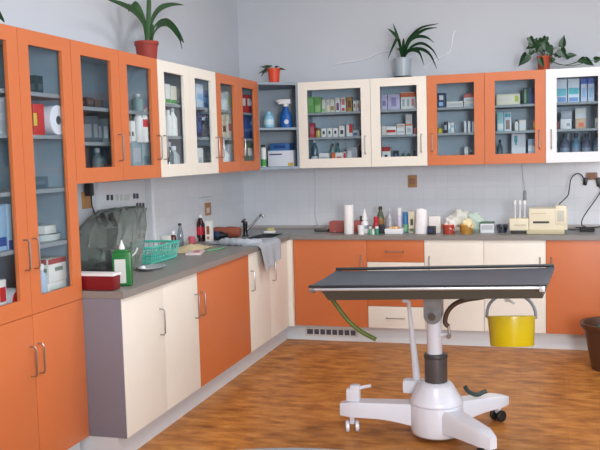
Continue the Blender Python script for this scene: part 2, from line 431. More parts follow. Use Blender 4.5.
b = base('base_cabinet', 'cream two-door sink base cabinet behind the hanging grey towel', 'x', -1.552, -.64, CREAM)
base_body(b, 'x', -1.552, -.70, CREAM, False)   # open top: the sink bowl hangs in it
flat_door(b, 'x', -1.552, -1.094, ZB, ZT, BD, CREAM, -1.515)
flat_door(b, 'x', -1.094, -.645, ZB, ZT, BD, CREAM, -1.04)
MB().span((.585, -.644, ZB), (.637, -.602, ZT)).build('corner_post', CREAM, b)
b = base('base_cabinet', 'base cabinet with wide orange door in the corner of the back run', 'y', .6376, 1.2404, ORANGE)
base_body(b, 'y', .6376, 1.2404, CREAM)
flat_door(b, 'y', .6376, 1.2404, ZB, ZT, BD, ORANGE, 1.197)
b = base('base_cabinet', 'drawer base cabinet with alternating orange and cream drawers', 'y', 1.2404, 1.69, CREAM)
base_body(b, 'y', 1.2404, 1.69, CREAM)
for i, m in enumerate((CREAM, ORANGE, CREAM, ORANGE)):
    z0 = ZB+i*.175
    dr = flat_door(b, 'y', 1.2404, 1.69, z0, z0+.175, BD, m, hz=(z0+.085, 0), name='drawer', horiz=(1.39, 1.53))
b = base('base_cabinet', 'cream single-door base cabinet next to the drawers', 'y', 1.69, 2.139, CREAM)
base_body(b, 'y', 1.69, 2.139, CREAM); flat_door(b, 'y', 1.69, 2.139, ZB, ZT, BD, CREAM, 1.73)
b = base('base_cabinet', 'cream single-door base cabinet behind the yellow bucket', 'y', 2.139, 2.588, CREAM)
base_body(b, 'y', 2.139, 2.588, CREAM); flat_door(b, 'y', 2.139, 2.588, ZB, ZT, BD, CREAM, 2.547)
b = base('base_cabinet', 'orange single-door base cabinet beside the brown bin', 'y', 2.588, 3.04, ORANGE)
base_body(b, 'y', 2.588, 3.04, CREAM); flat_door(b, 'y', 2.588, 3.04, ZB, ZT, BD, ORANGE, 2.627)
# vent grille in the plinth
v = thing('vent_grille', 'small slotted metal vent grille in the white plinth below the orange door', 'vent', (.9, -.552, .07))
MB().frame('y', .705, 1.145, .035, .102, .72, 1.13, .047, .09, -.556, -.550).build('frame', mat('vent_metal', (200, 198, 196), .4), v)
for k in range(8):
    x = .735+k*.0505
    MB().span((x+.036, -.556, .047), (x+.046, -.551, .09)).build('bar', MATS['vent_metal'], v)
MB().span((.72, -.5515, .047), (1.13, -.5505, .09)).build('dark_backing', mat('vent_dark', (78, 76, 88), .7), v)

# worktop with sink opening
SX0, SX1, SY0, SY1 = .33, .55, -.98, -.50
wt = MB()
wt.span((.002, -3.367, ZT+.001), (.615, SY0, ZW)).span((.002, SY0, ZT+.001), (SX0, SY1, ZW)).span((SX1, SY0, ZT+.001), (.615, -.615, ZW))
wt.span((SX1, -.615, ZT+.001), (3.05, SY1, ZW)).span((.002, SY1, ZT+.001), (3.05, -.002, ZW))
wo = wt.build('worktop', WORK); tag(wo, 'long grey L-shaped worktop over the base cabinets', 'worktop')
sk = thing('sink', 'small stainless sink set in the corner of the worktop', 'sink', (.44, -.74, ZW))
rim = MB()
for a, c in (((SX0-.02, SY0-.02), (SX0+.01, SY1+.02)), ((SX1-.01, SY0-.02), (SX1+.02, SY1+.02)), ((SX0+.01, SY0-.02), (SX1-.01, SY0+.01)), ((SX0+.01, SY1-.01), (SX1-.01, SY1+.02))):
    rim.span((a[0], a[1], ZW), (c[0], c[1], ZW+.004))
rim.build('rim', CHROME, sk)
bow = MB()
zb = ZW-.13
bow.span((SX0+.004, SY0+.004, zb), (SX1-.004, SY1-.004, zb+.003))
bow.span((SX0+.002, SY0+.002, zb), (SX0+.005, SY1-.002, ZW)).span((SX1-.005, SY0+.002, zb), (SX1-.002, SY1-.002, ZW))
bow.span((SX0+.002, SY0+.002, zb), (SX1-.002, SY0+.005, ZW)).span((SX0+.002, SY1-.005, zb), (SX1-.002, SY1-.002, ZW))
bow.build('basin', STEEL, sk)
# tap
tp = thing('tap', 'chrome mixer tap with raised lever spout at the corner sink', 'tap', (.268, -.70, ZW))
TAPM = mat('tap_chrome', (112, 114, 118), .2, 1)
MB().lathe([(.026, ZW), (.026, ZW+.008), (.019, ZW+.014), (.017, ZW+.085), (.02, ZW+.09), (.02, ZW+.115), (.012, ZW+.122)], (.268, -.70, 0)).build('body', TAPM, tp)
a0 = Vector((.275, -.70, ZW+.045)); a1 = at(262, 215, 'y', -.62)
MB().tube(smooth_path([a0, a0.lerp(a1, .35)+Vector((0, 0, .0)), a0.lerp(a1, .8)+Vector((0, 0, .012)), a1, a1+Vector((.014, 0, -.018))], 5), .009, 10).build('spout', TAPM, tp)
MB().box((.262, -.715, ZW+.128), (.02, .07, .012), rx=.25, bev=.004).build('lever', TAPM, tp)

# ------------------------------------------------------------------ generic small things
def panel(parent, axis, u0, u1, z0, z1, face, m, name='printed_panel', t=.0008):
    """flat printed area standing a hair proud of a front face"""
    if axis == 'y': b = MB().span((u0, face-t, z0), (u1, face+.0004, z1))
    else: b = MB().span((face-.0004, u0, z0), (face+t, u1, z1))
    return b.build(name, m, parent)
def box_item(name, lab, cat, grp, c, w, d, h, m, face='y', bands=(), lid=None, bev=.002):
    """card box; c is the centre of its base; bands are (u0,u1,v0,v1,material) fractions of the front"""
    o = thing(name, lab, cat, c, grp)
    sx, sy = (w, d) if face == 'y' else (d, w)
    hh = h*(1-(lid[0] if lid else 0))
    MB().box((c[0], c[1], c[2]+hh/2), (sx, sy, hh), bev=bev).build('body', m, o)
    if lid: MB().box((c[0], c[1], c[2]+hh+(h-hh)/2), (sx*1.01, sy*1.01, h-hh), bev=bev).build('lid', lid[1], o)
    for u0, u1, v0, v1, bm_ in bands:
        if face == 'y': panel(o, 'y', c[0]-w/2+w*u0, c[0]-w/2+w*u1, c[2]+h*v0, c[2]+h*v1, c[1]-d/2, bm_)
        else:
            panel(o, 'x', c[1]-w/2+w*u0, c[1]-w/2+w*u1, c[2]+h*v0, c[2]+h*v1, c[0]+d/2, bm_)
            b = MB().span((c[0]-d*.42, c[1]-w/2-.0008, c[2]+h*v0), (c[0]+d*.42, c[1]-w/2+.0004, c[2]+h*v1)).build('printed_panel', bm_, o)
    return o
def bottle(name, lab, cat, grp, c, r, h, m, capm, cap=.14, neck=.4, shoulder=.62, label=None, seg=20, sq=(1, 1), conecap=False):
    o = thing(name, lab, cat, c, grp); x, y, z = c
    zc = h*(1-cap)
    prof = [(r*.9, 0), (r, h*.02), (r, h*shoulder), (r*.93, h*(shoulder+.04)), (r*(neck+.2), h*(shoulder+(1-cap-shoulder)*.6)), (r*neck, h*(shoulder+(1-cap-shoulder)*.85)), (r*neck, zc)]
    MB().lathe(prof, c, seg, sq).build('body', m, o)
    if conecap: cp = [(r*neck*1.5, zc), (r*neck*1.4, zc+h*cap*.2), (r*.12, h*.985), (r*.08, h)]
    else: cp = [(r*neck*1.15, zc-h*.01), (r*neck*1.18, zc), (r*neck*1.18, h*.985), (r*neck*1.0, h)]
    MB().lathe(cp, c, seg).build('cap', capm, o)
    if label: MB().lathe([(r*1.005, h*label[0]), (r*1.012, h*label[0]+.001), (r*1.012, h*label[1]-.001), (r*1.005, h*label[1])], c, seg, sq, closed=False).build('label_band', label[2], o)
    return o
def jar(name, lab, cat, grp, c, r, h, m, lidm, lid=.25, label=None):
    o = thing(name, lab, cat, c, grp)
    MB().lathe([(r*.92, 0), (r, h*.04), (r, h*(1-lid)*.92), (r*.85, h*(1-lid))], c, 20).build('body', m, o)
    MB().lathe([(r*.9, h*(1-lid)), (r*.92, h*(1-lid)+.001), (r*.92, h*.97), (r*.86, h)], c, 20).build('lid', lidm, o)
    if label: MB().lathe([(r*1.006, h*label[0]), (r*1.012, h*label[0]+.001), (r*1.012, h*label[1]), (r*1.006, h*label[1]+.001)], c, 20, closed=False).build('label_band', label[2], o)
    return o
def onshelf(xl, xr, yt, plane, z, axis='y'):
    """centre, width and height of something standing on a shelf at a given depth"""
    a = at(xl, yt, axis, plane); b = at(xr, yt, axis, plane); i = 0 if axis == 'y' else 1
    c = [0, 0, z]; c[i] = (a[i]+b[i])/2; c[1-i] = plane
    return tuple(c), abs(b[i]-a[i]), max(.012, (a.z+b.z)/2-z)

RED = C(196, 40, 44); GRN = C(70, 150, 70); LGRN = C(150, 196, 130); YEL = C(214, 190, 60); BLU = C(44, 84, 150); TEAL = C(70, 170, 180)
LIL = C(196, 188, 214); PINK = C(214, 120, 124); ORG = C(226, 110, 60); BRN = C(104, 62, 40); DRK = C(44, 48, 56); GOLD = C(176, 134, 70); NAVY = C(36, 52, 96)
DGRN = C(30, 84, 66); SKY = C(150, 190, 224); PWH = C(226, 230, 240); LGR = C(186, 190, 196); OFF = C(222, 214, 204)

def shelf_boxes(grp, zs, rows, dz=.14):
    """rows: xl, xr, ytop, body, bands, label, (name, category, lid, lift)"""
    for r in rows:
        xl, xr, yt, m, bands, lab = r[:6]; ex = r[6] if len(r) > 6 else {}
        z = zs+.0005
        pl = ex.get('plane', -.235)
        if 'on' in ex: z = ex['on']
        c, w, h = onshelf(xl, xr, yt, pl, z)
        d = ex.get('d', min(.2, max(.05, w*1.1)))
        c = (c[0], pl+d/2, c[2])
        w -= .001
        k = ex.get('kind', 'box')
        nm = ex.get('name', 'medicine_box'); ct = ex.get('cat', 'box')
        if k == 'box':
            o = box_item(nm, lab, ct, grp, c, w, d, h, m, 'y', bands, ex.get('lid'))
            ex['top'] = c[2]+h
        elif k == 'bottle': bottle(ex.get('name', 'medicine_bottle'), lab, ex.get('cat', 'bottle'), grp, (c[0], pl+w/2, c[2]), w/2, h, m, ex['cap'], **ex.get('kw', {}))
        elif k == 'jar': jar(ex.get('name', 'jar'), lab, ex.get('cat', 'jar'), grp, (c[0], pl+w/2, c[2]), w/2, h, m, ex['cap'], **ex.get('kw', {}))
G1 = 'medicines in the wide cream cabinet'
dot = lambda m: [(.3, .7, .35, .7, m)]
shelf_boxes(G1, S1, [
 (307.8, 313.6, 97, C(120, 176, 96), [(.1, .9, .5, .9, LGRN)], 'green box at the corner end of the top shelf, wide cream cabinet'),
 (314, 320.6, 97, C(104, 164, 84), [(.1, .9, .1, .5, LGRN)], 'second green box on the top shelf of the wide cream cabinet'),
 (321.4, 325.6, 99.8, OFF, [(.1, .9, .1, .35, LGRN)], 'slim beige box next to the green boxes, wide cream cabinet'),
 (326, 329.6, 99.6, PALE, [(.1, .9, .6, .8, LGR)], 'middle one of three slim beige boxes, wide cream cabinet top shelf'),
 (330, 334.4, 99.4, OFF, [(.1, .9, .2, .5, GOLD)], 'slim beige box with tan patch beside the taller white box'),
 (335.2, 339.8, 97.6, CARD, [(.2, .8, .15, .65, C(120, 80, 120))], 'white box with purple picture on the top shelf, wide cream cabinet'),
 (340.6, 345.4, 97.4, CARD, [(.15, .85, .5, .9, PINK), (.2, .8, .1, .3, RED)], 'white and pink box on the top shelf, wide cream cabinet'),
 (346.6, 351.6, 96.8, GOLD, [(.2, .8, .3, .75, BRN)], 'tall golden brown box on the top shelf, wide cream cabinet'),
 (353, 356, 100.5, CARD, dot(BRN), 'small white box with brown mark beside the golden box'),
 (356.4, 359.8, 100.5, CARD, dot(ORG), 'small white box with orange mark at the end of the top shelf, wide cream cabinet')])
shelf_boxes(G1, S2, [
 (309.4, 314, 123, C(206, 70, 80), [(.1, .9, .25, .75, PINK)], 'tall pinkish red box at the corner end of the middle shelf'),
 (314.7, 320, 128, C(190, 170, 90), [], 'small yellow jar with brown lid on the middle shelf, wide cream cabinet', dict(kind='jar', cap=BRN)),
 (321.2, 326, 128.4, CARD, dot(DRK), 'white spotted box nearest the yellow jar'),
 (327, 331.8, 128.2, CARD, dot(DRK), 'second white spotted box from the yellow jar'),
 (332.8, 337.8, 128, CARD, dot(DRK), 'third white spotted box from the yellow jar'),
 (338.8, 344.2, 125.6, CARD, [(.25, .8, .25, .6, DRK)], 'taller white box with a dark spot beside the red and white box'),
 (346.2, 352.4, 124.2, CARD, [(.45, 1, .3, 1, RED)], 'white box with a red corner on the middle shelf, wide cream cabinet'),
 (353, 359.8, 130, LGR, [(.1, .6, .2, .6, BLU)], 'low grey box with blue print at the end of the middle shelf')])
shelf_boxes(G1, Z1+.017, [
 (310, 317, 138.6, BOTGLASS, [], 'clear glass bottle at the corner end of the bottom shelf', dict(kind='bottle', cap=PWH, kw=dict(label=(.05, .35, PWH)))),
 (319, 328.6, 153, CARD, [(.1, .9, .3, .7, LGR)], 'low white carton on the bottom shelf of the wide cream cabinet', dict(plane=-.27, d=.07)),
 (330, 334.4, 143.4, C(150, 190, 180), [], 'pale teal bottle behind the orange and white carton', dict(kind='bottle', cap=DGRN, plane=-.17)),
 (335.2, 339.6, 143, C(90, 150, 150), [], 'darker teal bottle behind the orange and white carton', dict(kind='bottle', cap=DGRN, plane=-.17)),
 (331.6, 342.4, 152.6, CARD, [(0, .35, 0, 1, ORG), (.45, .9, .3, .7, PINK)], 'white and orange carton on the bottom shelf', dict(plane=-.27, d=.06)),
 (343.2, 346, 151.4, CARD, [(.1, .9, .5, .9, RED)], 'small white box with red top on the bottom shelf, wide cream cabinet'),
 (346.6, 357, 147.4, LGR, [(.1, .45, .2, .8, CARD), (.55, .9, .3, .7, GREYC)], 'large grey carton on the bottom shelf of the wide cream cabinet'),
 (357.8, 361, 145, DRK, [], 'dark brown bottle at the handle end of the wide cream cabinet', dict(kind='bottle', cap=BLK))])
G2 = 'medicines in the narrow cream cabinet'
shelf_boxes(G2, S1, [
 (381, 387, 94.5, LIL, [(.2, .8, .3, .6, C(140, 120, 170))], 'lilac box at the hinge end of the top shelf, narrow cream cabinet'),
 (387.6, 399.6, 94, LIL, [(.3, .7, .25, .8, C(150, 130, 180))], 'wide lilac box beside the orange-topped carton'),
 (400.6, 416, 92, CARD, [(0, 1, .72, .97, ORG), (.1, .25, .2, .6, GREYC), (.4, .55, .2, .6, GREYC), (.7, .85, .2, .6, PINK)], 'white carton with an orange band on the top shelf')])
def stack(grp, base_z, lower, upper):
    pass
shelf_boxes(G2, S2, [
 (381.4, 385.6, 126, OFF, [], 'pale slim box at the hinge end of the middle shelf, narrow cream cabinet'),
 (386, 396, 126.4, CARD, [(.05, .95, .3, .6, RED)], 'flat white box with a red stripe, narrow cream cabinet'),
 (396.6, 404.6, 127.6, CARD, [(.1, .9, .3, .5, LGR)], 'lower white box of the flat pair, narrow cream cabinet', dict(d=.1)),
 (405.6, 412.4, 123.4, CARD, [(0, 1, .8, .95, ORG), (.2, .8, .2, .6, LGR)], 'lower cube-shaped white box with an orange edge'),
 (413.8, 416.6, 128, PINK, [], 'small pink box at the handle end of the middle shelf, narrow cream cabinet')])
c, w, h = onshelf(396.6, 404.6, 127.6, -.235, S2)
shelf_boxes(G2, S2, [(396.8, 404.8, 123.8, OFF, [(.1, .9, .3, .6, PINK)], 'upper flat box stacked on the flat white box', dict(on=S2+.001+h, d=.1))])
c, w, h = onshelf(405.6, 412.4, 123.4, -.235, S2)
shelf_boxes(G2, S2, [(405.4, 412, 114.4, CARD, [(.2, .8, .4, .7, OFF)], 'upper cube-shaped white box on top of the other', dict(on=S2+.001+h))])
shelf_boxes(G2, Z1+.017, [
 (382, 390.2, 147, CARD, [(0, 1, .75, 1, RED), (.3, .65, .15, .55, DRK)], 'white box with red top on the bottom shelf, narrow cream cabinet'),
 (392, 398.4, 150.6, C(60, 84, 110), [], 'squat blue-black jar on the bottom shelf, narrow cream cabinet', dict(kind='jar', cap=DRK)),
 (400.6, 404.4, 151.4, DGRN, [], 'dark green vial nearest the squat blue-black jar', dict(kind='bottle', cap=LGR, name='vial', cat='vial')),
 (406, 410.2, 151.2, DGRN, [], 'middle dark green vial, narrow cream cabinet', dict(kind='bottle', cap=LGR, name='vial', cat='vial')),
 (411.6, 416.4, 151, C(40, 60, 50), [], 'dark green vial at the handle end, narrow cream cabinet', dict(kind='bottle', cap=DRK, name='vial', cat='vial'))])
G3 = 'medicines in the orange cabinet with the blue-black box'
shelf_boxes(G3, S1, [
 (437, 445.4, 93, NAVY, [(.25, .75, .55, .85, CARD), (.2, .7, .15, .4, SKY)], 'blue-black box with white print on the top shelf, orange cabinet'),
 (446.4, 463, 101.4, OFF, [(.05, .95, .3, .7, LGR)], 'long low cream carton on the top shelf, orange cabinet'),
 (463.8, 475, 102.2, OFF, [(.1, .9, .2, .7, LGR)], 'bottom carton of the flat stack, orange cabinet top shelf', dict(d=.1))])
c, w, h = onshelf(463.8, 475, 102.2, -.235, S1)
shelf_boxes(G3, S1, [(463.8, 475, 97.4, CARD, [(.1, .9, .2, .7, LGR)], 'white middle carton of the flat stack', dict(on=S1+.001+h, d=.1))])
c, w, h2 = onshelf(463.8, 475, 97.4, -.235, S1)
shelf_boxes(G3, S1, [(463.8, 475, 93.6, C(216, 96, 80), [(.1, .9, .3, .7, PINK)], 'red top carton of the flat stack', dict(on=S1+.002+h2, d=.1))])
shelf_boxes(G3, S2, [
 (437, 442.2, 128, YEL, [], 'yellow jar on the middle shelf of the orange cabinet', dict(kind='jar', cap=C(180, 170, 60))),
 (443.6, 447.4, 121.6, DRK, [(.2, .8, .3, .7, GREYC)], 'dark slim box on the middle shelf, orange cabinet'),
 (448, 450.6, 122.6, CARD, [(.1, .9, .1, .4, SKY)], 'white slim box touching the dark slim box'),
 (451, 454, 122.6, CARD, [(.1, .9, .5, .8, SKY)], 'white slim box second from the dark slim box'),
 (464, 467.2, 121, CARD, [(.7, 1, 0, 1, BLU)], 'white box with a blue edge nearest the dark slim box'),
 (467.8, 471.2, 121, CARD, [(.7, 1, 0, 1, BLU)], 'middle white box with a blue edge, orange cabinet'),
 (471.8, 475.4, 121, CARD, [(.7, 1, 0, 1, BLU)], 'white box with a blue edge at the end of the shelf, orange cabinet')])
tr = thing('vial_tray', 'dark low tray of vials on the bottom shelf of the orange cabinet', 'tray', (1.86, -.2, Z1+.0175), None)
c, w, h = onshelf(440, 456, 151, -.24, Z1+.0175)
MB().span((c[0]-w/2, -.24, c[2]), (c[0]+w/2, -.14, c[2]+.008)).span((c[0]-w/2, -.24, c[2]+.008), (c[0]+w/2, -.235, c[2]+.025)).span((c[0]-w/2, -.145, c[2]+.008), (c[0]+w/2, -.14, c[2]+.025)).build('tray_body', mat('tray_grey', (96, 104, 112), .5), tr)
for i in range(6):
    xx = c[0]-w/2+w*(i+.5)/6
    bottle('vial', 'one of six dark vials standing in the low tray', 'vial', 'vials in the low tray', (xx, -.19, c[2]+.0085), .009, .042+.012*((i*5) % 3)/2, C(48, 54, 62), DRK if i % 2 else GREYC, seg=12)
shelf_boxes(G3, Z1+.017, [
 (464.2, 468.2, 146.6, CARD, [(.2, .8, .3, .6, LGR)], 'slim white box standing on the bottom shelf, orange cabinet'),
 (469.4, 473, 150, DRK, [], 'short dark bottle beside the slim white box', dict(kind='bottle', cap=GREYC))])
G4 = 'medicines in the orange cabinet beside the white cabinet'
shelf_boxes(G4, S1, [
 (496.4, 520, 93.8, C(226, 220, 196), [(.78, .94, .3, .8, C(176, 190, 70)), (.1, .6, .4, .7, OFF)], 'long cream carton with yellow-green circle on the top shelf'),
 (523, 535.6, 87.6, C(28, 80, 74), [(.45, 1, 0, 1, C(36, 60, 110)), (.1, .25, .1, .9, C(120, 160, 120))], 'large dark green and blue box on the top shelf')])
shelf_boxes(G4, S2, [
 (497, 503.6, 112, C(150, 200, 206), [(.1, .9, .1, .4, CARD)], 'tall pale teal box on the middle shelf beside the white cabinet'),
 (504.2, 511.2, 112.4, PWH, [(.2, .8, .1, .6, C(140, 120, 110)), (.1, .9, .75, .95, TEAL)], 'tall white and brown box next to the pale teal one'),
 (514.4, 518.6, 119.6, CARD, [], 'white bottle with brown cap in front of the white box', dict(kind='bottle', cap=BRN)),
 (519.2, 526, 119.8, CARD, [(.1, .9, .3, .6, PWH)], 'plain white box beside the white bottle with brown cap'),
 (532.8, 536, 120, ORG, [(.2, .8, .3, .7, YEL)], 'small orange box at the handle end of the middle shelf')])
shelf_boxes(G4, Z1+.017, [
 (496.6, 502.6, 139.6, C(74, 90, 102), [], 'dark grey bottle on the bottom shelf beside the tall white carton', dict(kind='bottle', cap=BLK, kw=dict(label=(.15, .5, C(96, 112, 124))))),
 (511.4, 525.6, 133.4, C(232, 236, 242), [(.2, .42, .68, .92, TEAL), (.25, .37, .58, .7, TEAL)], 'tall white carton with a teal drop mark'),
 (528, 535.6, 139, C(190, 216, 240), [(0, 1, .45, .7, C(236, 240, 246))], 'pale blue box beside the tall white carton')])
G5 = 'medicines in the white cabinet'
shelf_boxes(G5, S1, [
 (556.4, 567, 79, PWH, [(.05, .95, .3, .6, C(110, 200, 214)), (.1, .9, .05, .25, C(120, 160, 214))], 'white and turquoise carton nearest the orange cabinet'),
 (567.8, 579.4, 78.6, PWH, [(.05, .95, .35, .62, C(90, 196, 206)), (.1, .9, .05, .22, C(120, 160, 214))], 'second white and turquoise carton, next to the blue-topped boxes'),
 (580.8, 587, 78.2, C(206, 216, 238), [(0, 1, .76, 1, C(40, 84, 190)), (.2, .8, .2, .6, SKY)], 'blue-topped pale box beside the turquoise carton'),
 (587.8, 594.4, 77.8, C(206, 216, 238), [(0, 1, .76, 1, C(40, 84, 190)), (.2, .8, .2, .6, SKY)], 'blue-topped pale box at the end of the top shelf, white cabinet')])
shelf_boxes(G5, S2, [
 (556.6, 559.4, 121.6, C(150, 60, 70), [], 'small dark red box on the middle shelf of the white cabinet'),
 (560.4, 571.6, 119, C(224, 226, 230), [(.1, .5, .2, .7, CARD), (.55, .9, .3, .6, GREYC)], 'silvery white box under the grey one, white cabinet'),
 (575.4, 586, 118.6, C(206, 170, 140), [(.3, .8, .2, .6, ORG)], 'tan box under the bright white box, white cabinet'),
 (595, 599.4, 118, OFF, [(.2, .8, .2, .6, GREYC)], 'pale box at the end of the middle shelf, white cabinet')])
c, w, h = onshelf(560.4, 571.6, 119, -.235, S2)
shelf_boxes(G5, S2, [(560.8, 572.2, 110.8, C(168, 176, 188), [(.1, .9, .3, .7, LGR)], 'grey box stacked on the silvery white box', dict(on=S2+.001+h))])
c, w, h = onshelf(575.4, 586, 118.6, -.235, S2)
shelf_boxes(G5, S2, [(575.2, 585.8, 108.2, CARD, [(.1, .9, .2, .5, PWH)], 'bright white box stacked on the tan box', dict(on=S2+.001+h))])
for xl, xr, lab in ((549, 558.4, 'big grey bottle behind the door edge nearest the orange cabinet'), (559.6, 570.4, 'second big grey bottle from the orange cabinet side'), (571.6, 580.8, 'middle bluish bottle of the row of big bottles'), (582, 591.8, 'fourth big grey bottle, beside the one at the frame edge'), (593.4, 602, 'last big bluish bottle of the row, at the photo edge')):
    c, w, h = onshelf(xl, xr, 133, -.25, Z1+.0175)
    bl = mat('bluish_bottle', (112, 150, 178), .25) if 'bluish' in lab else mat('grey_bottle', (104, 112, 134), .25)
    bottle('solution_bottle', lab, 'bottle', 'big bottles in the white cabinet', (c[0], -.20, c[2]), w/2, h, bl, C(60, 66, 78), cap=.17, neck=.4, shoulder=.58, label=(.12, .45, C(136, 150, 170)))

# ---- contents of the left wall cabinets (seen obliquely)
def left_items(grp, zs, rows):
    for r in rows:
        xl, xr, yt, m, bands, lab = r[:6]; ex = r[6] if len(r) > 6 else {}
        pl = .335 if ex.get('plane', .22) >= .2 else .24; z = ex.get('on', zs+.0005)
        c, w, h = onshelf(xl, xr, yt, pl, z, 'x')
        k = ex.get('kind', 'box')
        if k == 'box':
            d = ex.get('d', .1); c = (pl-d/2, c[1]+ex.get('dy', 0), c[2])
            box_item(ex.get('name', 'medicine_box'), lab, ex.get('cat', 'box'), grp, c, w*.96, d, h, m, 'x', bands, ex.get('lid'))
        elif k == 'bottle': 
            rr = min(w/2, .04); c = (min(pl, .36-rr), c[1], c[2])
            bottle(ex.get('name', 'medicine_bottle'), lab, 'bottle', grp, c, rr, h, m, ex['cap'], **ex.get('kw', {}))
G6 = 'things in the orange cabinet beside the tall cupboard'
left_items(G6, 1.778, [
 (86.5, 94, 97.6, C(46, 44, 48), [(.1, .9, .3, .7, C(90, 80, 80))], 'flat black case on the shelf behind the first orange glass door', dict(d=.16)),
 (95, 103, 99.6, C(84, 74, 72), [], 'low brown case beside the flat black case', dict(d=.14)),
 (136, 141.6, 94, C(130, 150, 150), [], 'pale misty bottle on the upper shelf behind the second orange door', dict(kind='bottle', cap=LGR))])
zb1 = Z1+.017
shelf(bpy.data.objects['wall_cabinet'], 'x', -3.355, -2.43, 1.60, .02, WD-.06)
left_items(G6, 1.60, [
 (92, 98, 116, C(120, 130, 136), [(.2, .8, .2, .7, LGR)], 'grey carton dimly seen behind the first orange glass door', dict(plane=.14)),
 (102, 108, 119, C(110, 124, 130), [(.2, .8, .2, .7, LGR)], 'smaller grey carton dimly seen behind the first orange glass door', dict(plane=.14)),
 (131, 135, 121, CARD, [(.1, .5, .3, .5, DRK)], 'white box at the near end of the packs behind the second orange door', dict()),
 (135.4, 140, 106, CARD, [], 'white bottle without a red mark behind the second orange door', dict(kind='bottle', cap=CARD)),
 (140.4, 145, 104, CARD, [], 'white bottle with red band behind the second orange door', dict(kind='bottle', cap=RED, kw=dict(label=(.4, .6, RED)))),
 (145.4, 150, 108, CARD, [(.1, .6, .3, .5, RED), (.1, .6, .1, .25, DRK)], 'tall white box with red and black print behind the second orange door')])
left_items(G6, zb1, [
 (94, 100, 148, C(120, 132, 136), [], 'small pale jar on the bottom behind the first orange glass door', dict(kind='bottle', cap=LGR, plane=.14)),
 (132, 141, 141, C(150, 172, 178), [(.1, .9, .4, .8, LGR)], 'pale blue carton on the bottom behind the second orange door'),
 (142, 150, 143, C(168, 184, 188), [(.1, .9, .2, .6, C(130, 150, 160))], 'pale grey carton on the bottom behind the second orange door')])
G7 = 'things in the cream two-door wall cabinet'
left_items(G7, S1, [
 (165, 170, 84, CARD, [(0, 1, .05, .25, GRN)], 'white box with green foot on the top shelf, first cream door', dict(plane=.25)),
 (170.4, 176.6, 86, PALE, [(0, 1, .05, .25, GRN)], 'cream box with green foot on the top shelf, first cream door', dict(plane=.25)),
 (196, 203, 84, C(206, 218, 232), [(.1, .9, .3, .6, SKY)], 'pale blue box on the top shelf behind the second cream door'),
 (203.4, 209.6, 90, C(60, 110, 170), [(.1, .9, .3, .6, SKY)], 'blue box on the top shelf behind the second cream door')])
left_items(G7, S2, [
 (166, 170, 110, CARD, [], 'near white bottle on the middle shelf behind the first cream door', dict(kind='bottle', cap=CARD, plane=.25)),
 (170.6, 174.6, 108, CARD, [], 'far white bottle on the middle shelf behind the first cream door', dict(kind='bottle', cap=LGR, plane=.25)),
 (196.4, 201.6, 112, NAVY, [(.2, .8, .2, .6, BLU)], 'navy box on the middle shelf behind the second cream door'),
 (202, 206.4, 117, DRK, [], 'dark bottle on the middle shelf behind the second cream door', dict(kind='bottle', cap=GREYC)),
 (206.8, 210.6, 114, C(70, 90, 120), [(.2, .8, .2, .6, LGR)], 'slate blue box on the middle shelf behind the second cream door')])
left_items(G7, zb1, [
 (167, 171.4, 142, BOTGLASS, [], 'near clear bottle on the bottom behind the first cream door', dict(kind='bottle', cap=LGR, plane=.25)),
 (172.4, 177.6, 146, C(176, 184, 186), [], 'pale bottle on the bottom behind the first cream door', dict(kind='bottle', cap=PWH, plane=.25)),
 (197, 203, 148, CARD, [(.2, .8, .3, .6, LGR)], 'white carton on the bottom behind the second cream door'),
 (204, 210, 146, CHROME, [], 'shiny steel box on the bottom behind the second cream door', dict(name='instrument_box'))])
G8 = 'things in the orange cabinet beside the corner shelf'
left_items(G8, S1, [
 (221, 226, 94, C(196, 204, 206), [], 'pale bottle on the top shelf behind the door nearest the cream cabinet', dict(kind='bottle', cap=LGR)),
 (226.6, 232, 92, C(186, 196, 198), [(.1, .9, .3, .7, LGRN)], 'pale box with green patch on the top shelf, orange cabinet near corner'),
 (246, 252.6, 95, C(186, 52, 56), [(.2, .8, .4, .8, CARD)], 'red and white box on the top shelf nearest the corner shelf')])
left_items(G8, S2, [
 (221.6, 226.6, 117, C(206, 196, 170), [(.2, .8, .3, .6, BRN)], 'beige box on the middle shelf, orange cabinet near the corner'),
 (227, 232.4, 114, PALE, [(.2, .8, .3, .6, RED)], 'cream box with red print on the middle shelf, orange cabinet near the corner'),
 (244.4, 252.8, 113, C(52, 78, 130), [(.2, .8, .3, .7, BLU)], 'blue box on the middle shelf nearest the corner shelf')])
left_items(G8, zb1, [
 (223, 227.6, 146, CARD, [], 'white bottle on the bottom shelf, orange cabinet near the corner', dict(kind='bottle', cap=LGR)),
 (228, 233.6, 144, LGR, [(.2, .8, .3, .6, SKY)], 'grey box on the bottom shelf, orange cabinet near the corner'),
 (246, 253.6, 143, C(110, 130, 110), [(.2, .8, .5, .8, CARD)], 'grey-green box on the bottom nearest the corner shelf')])
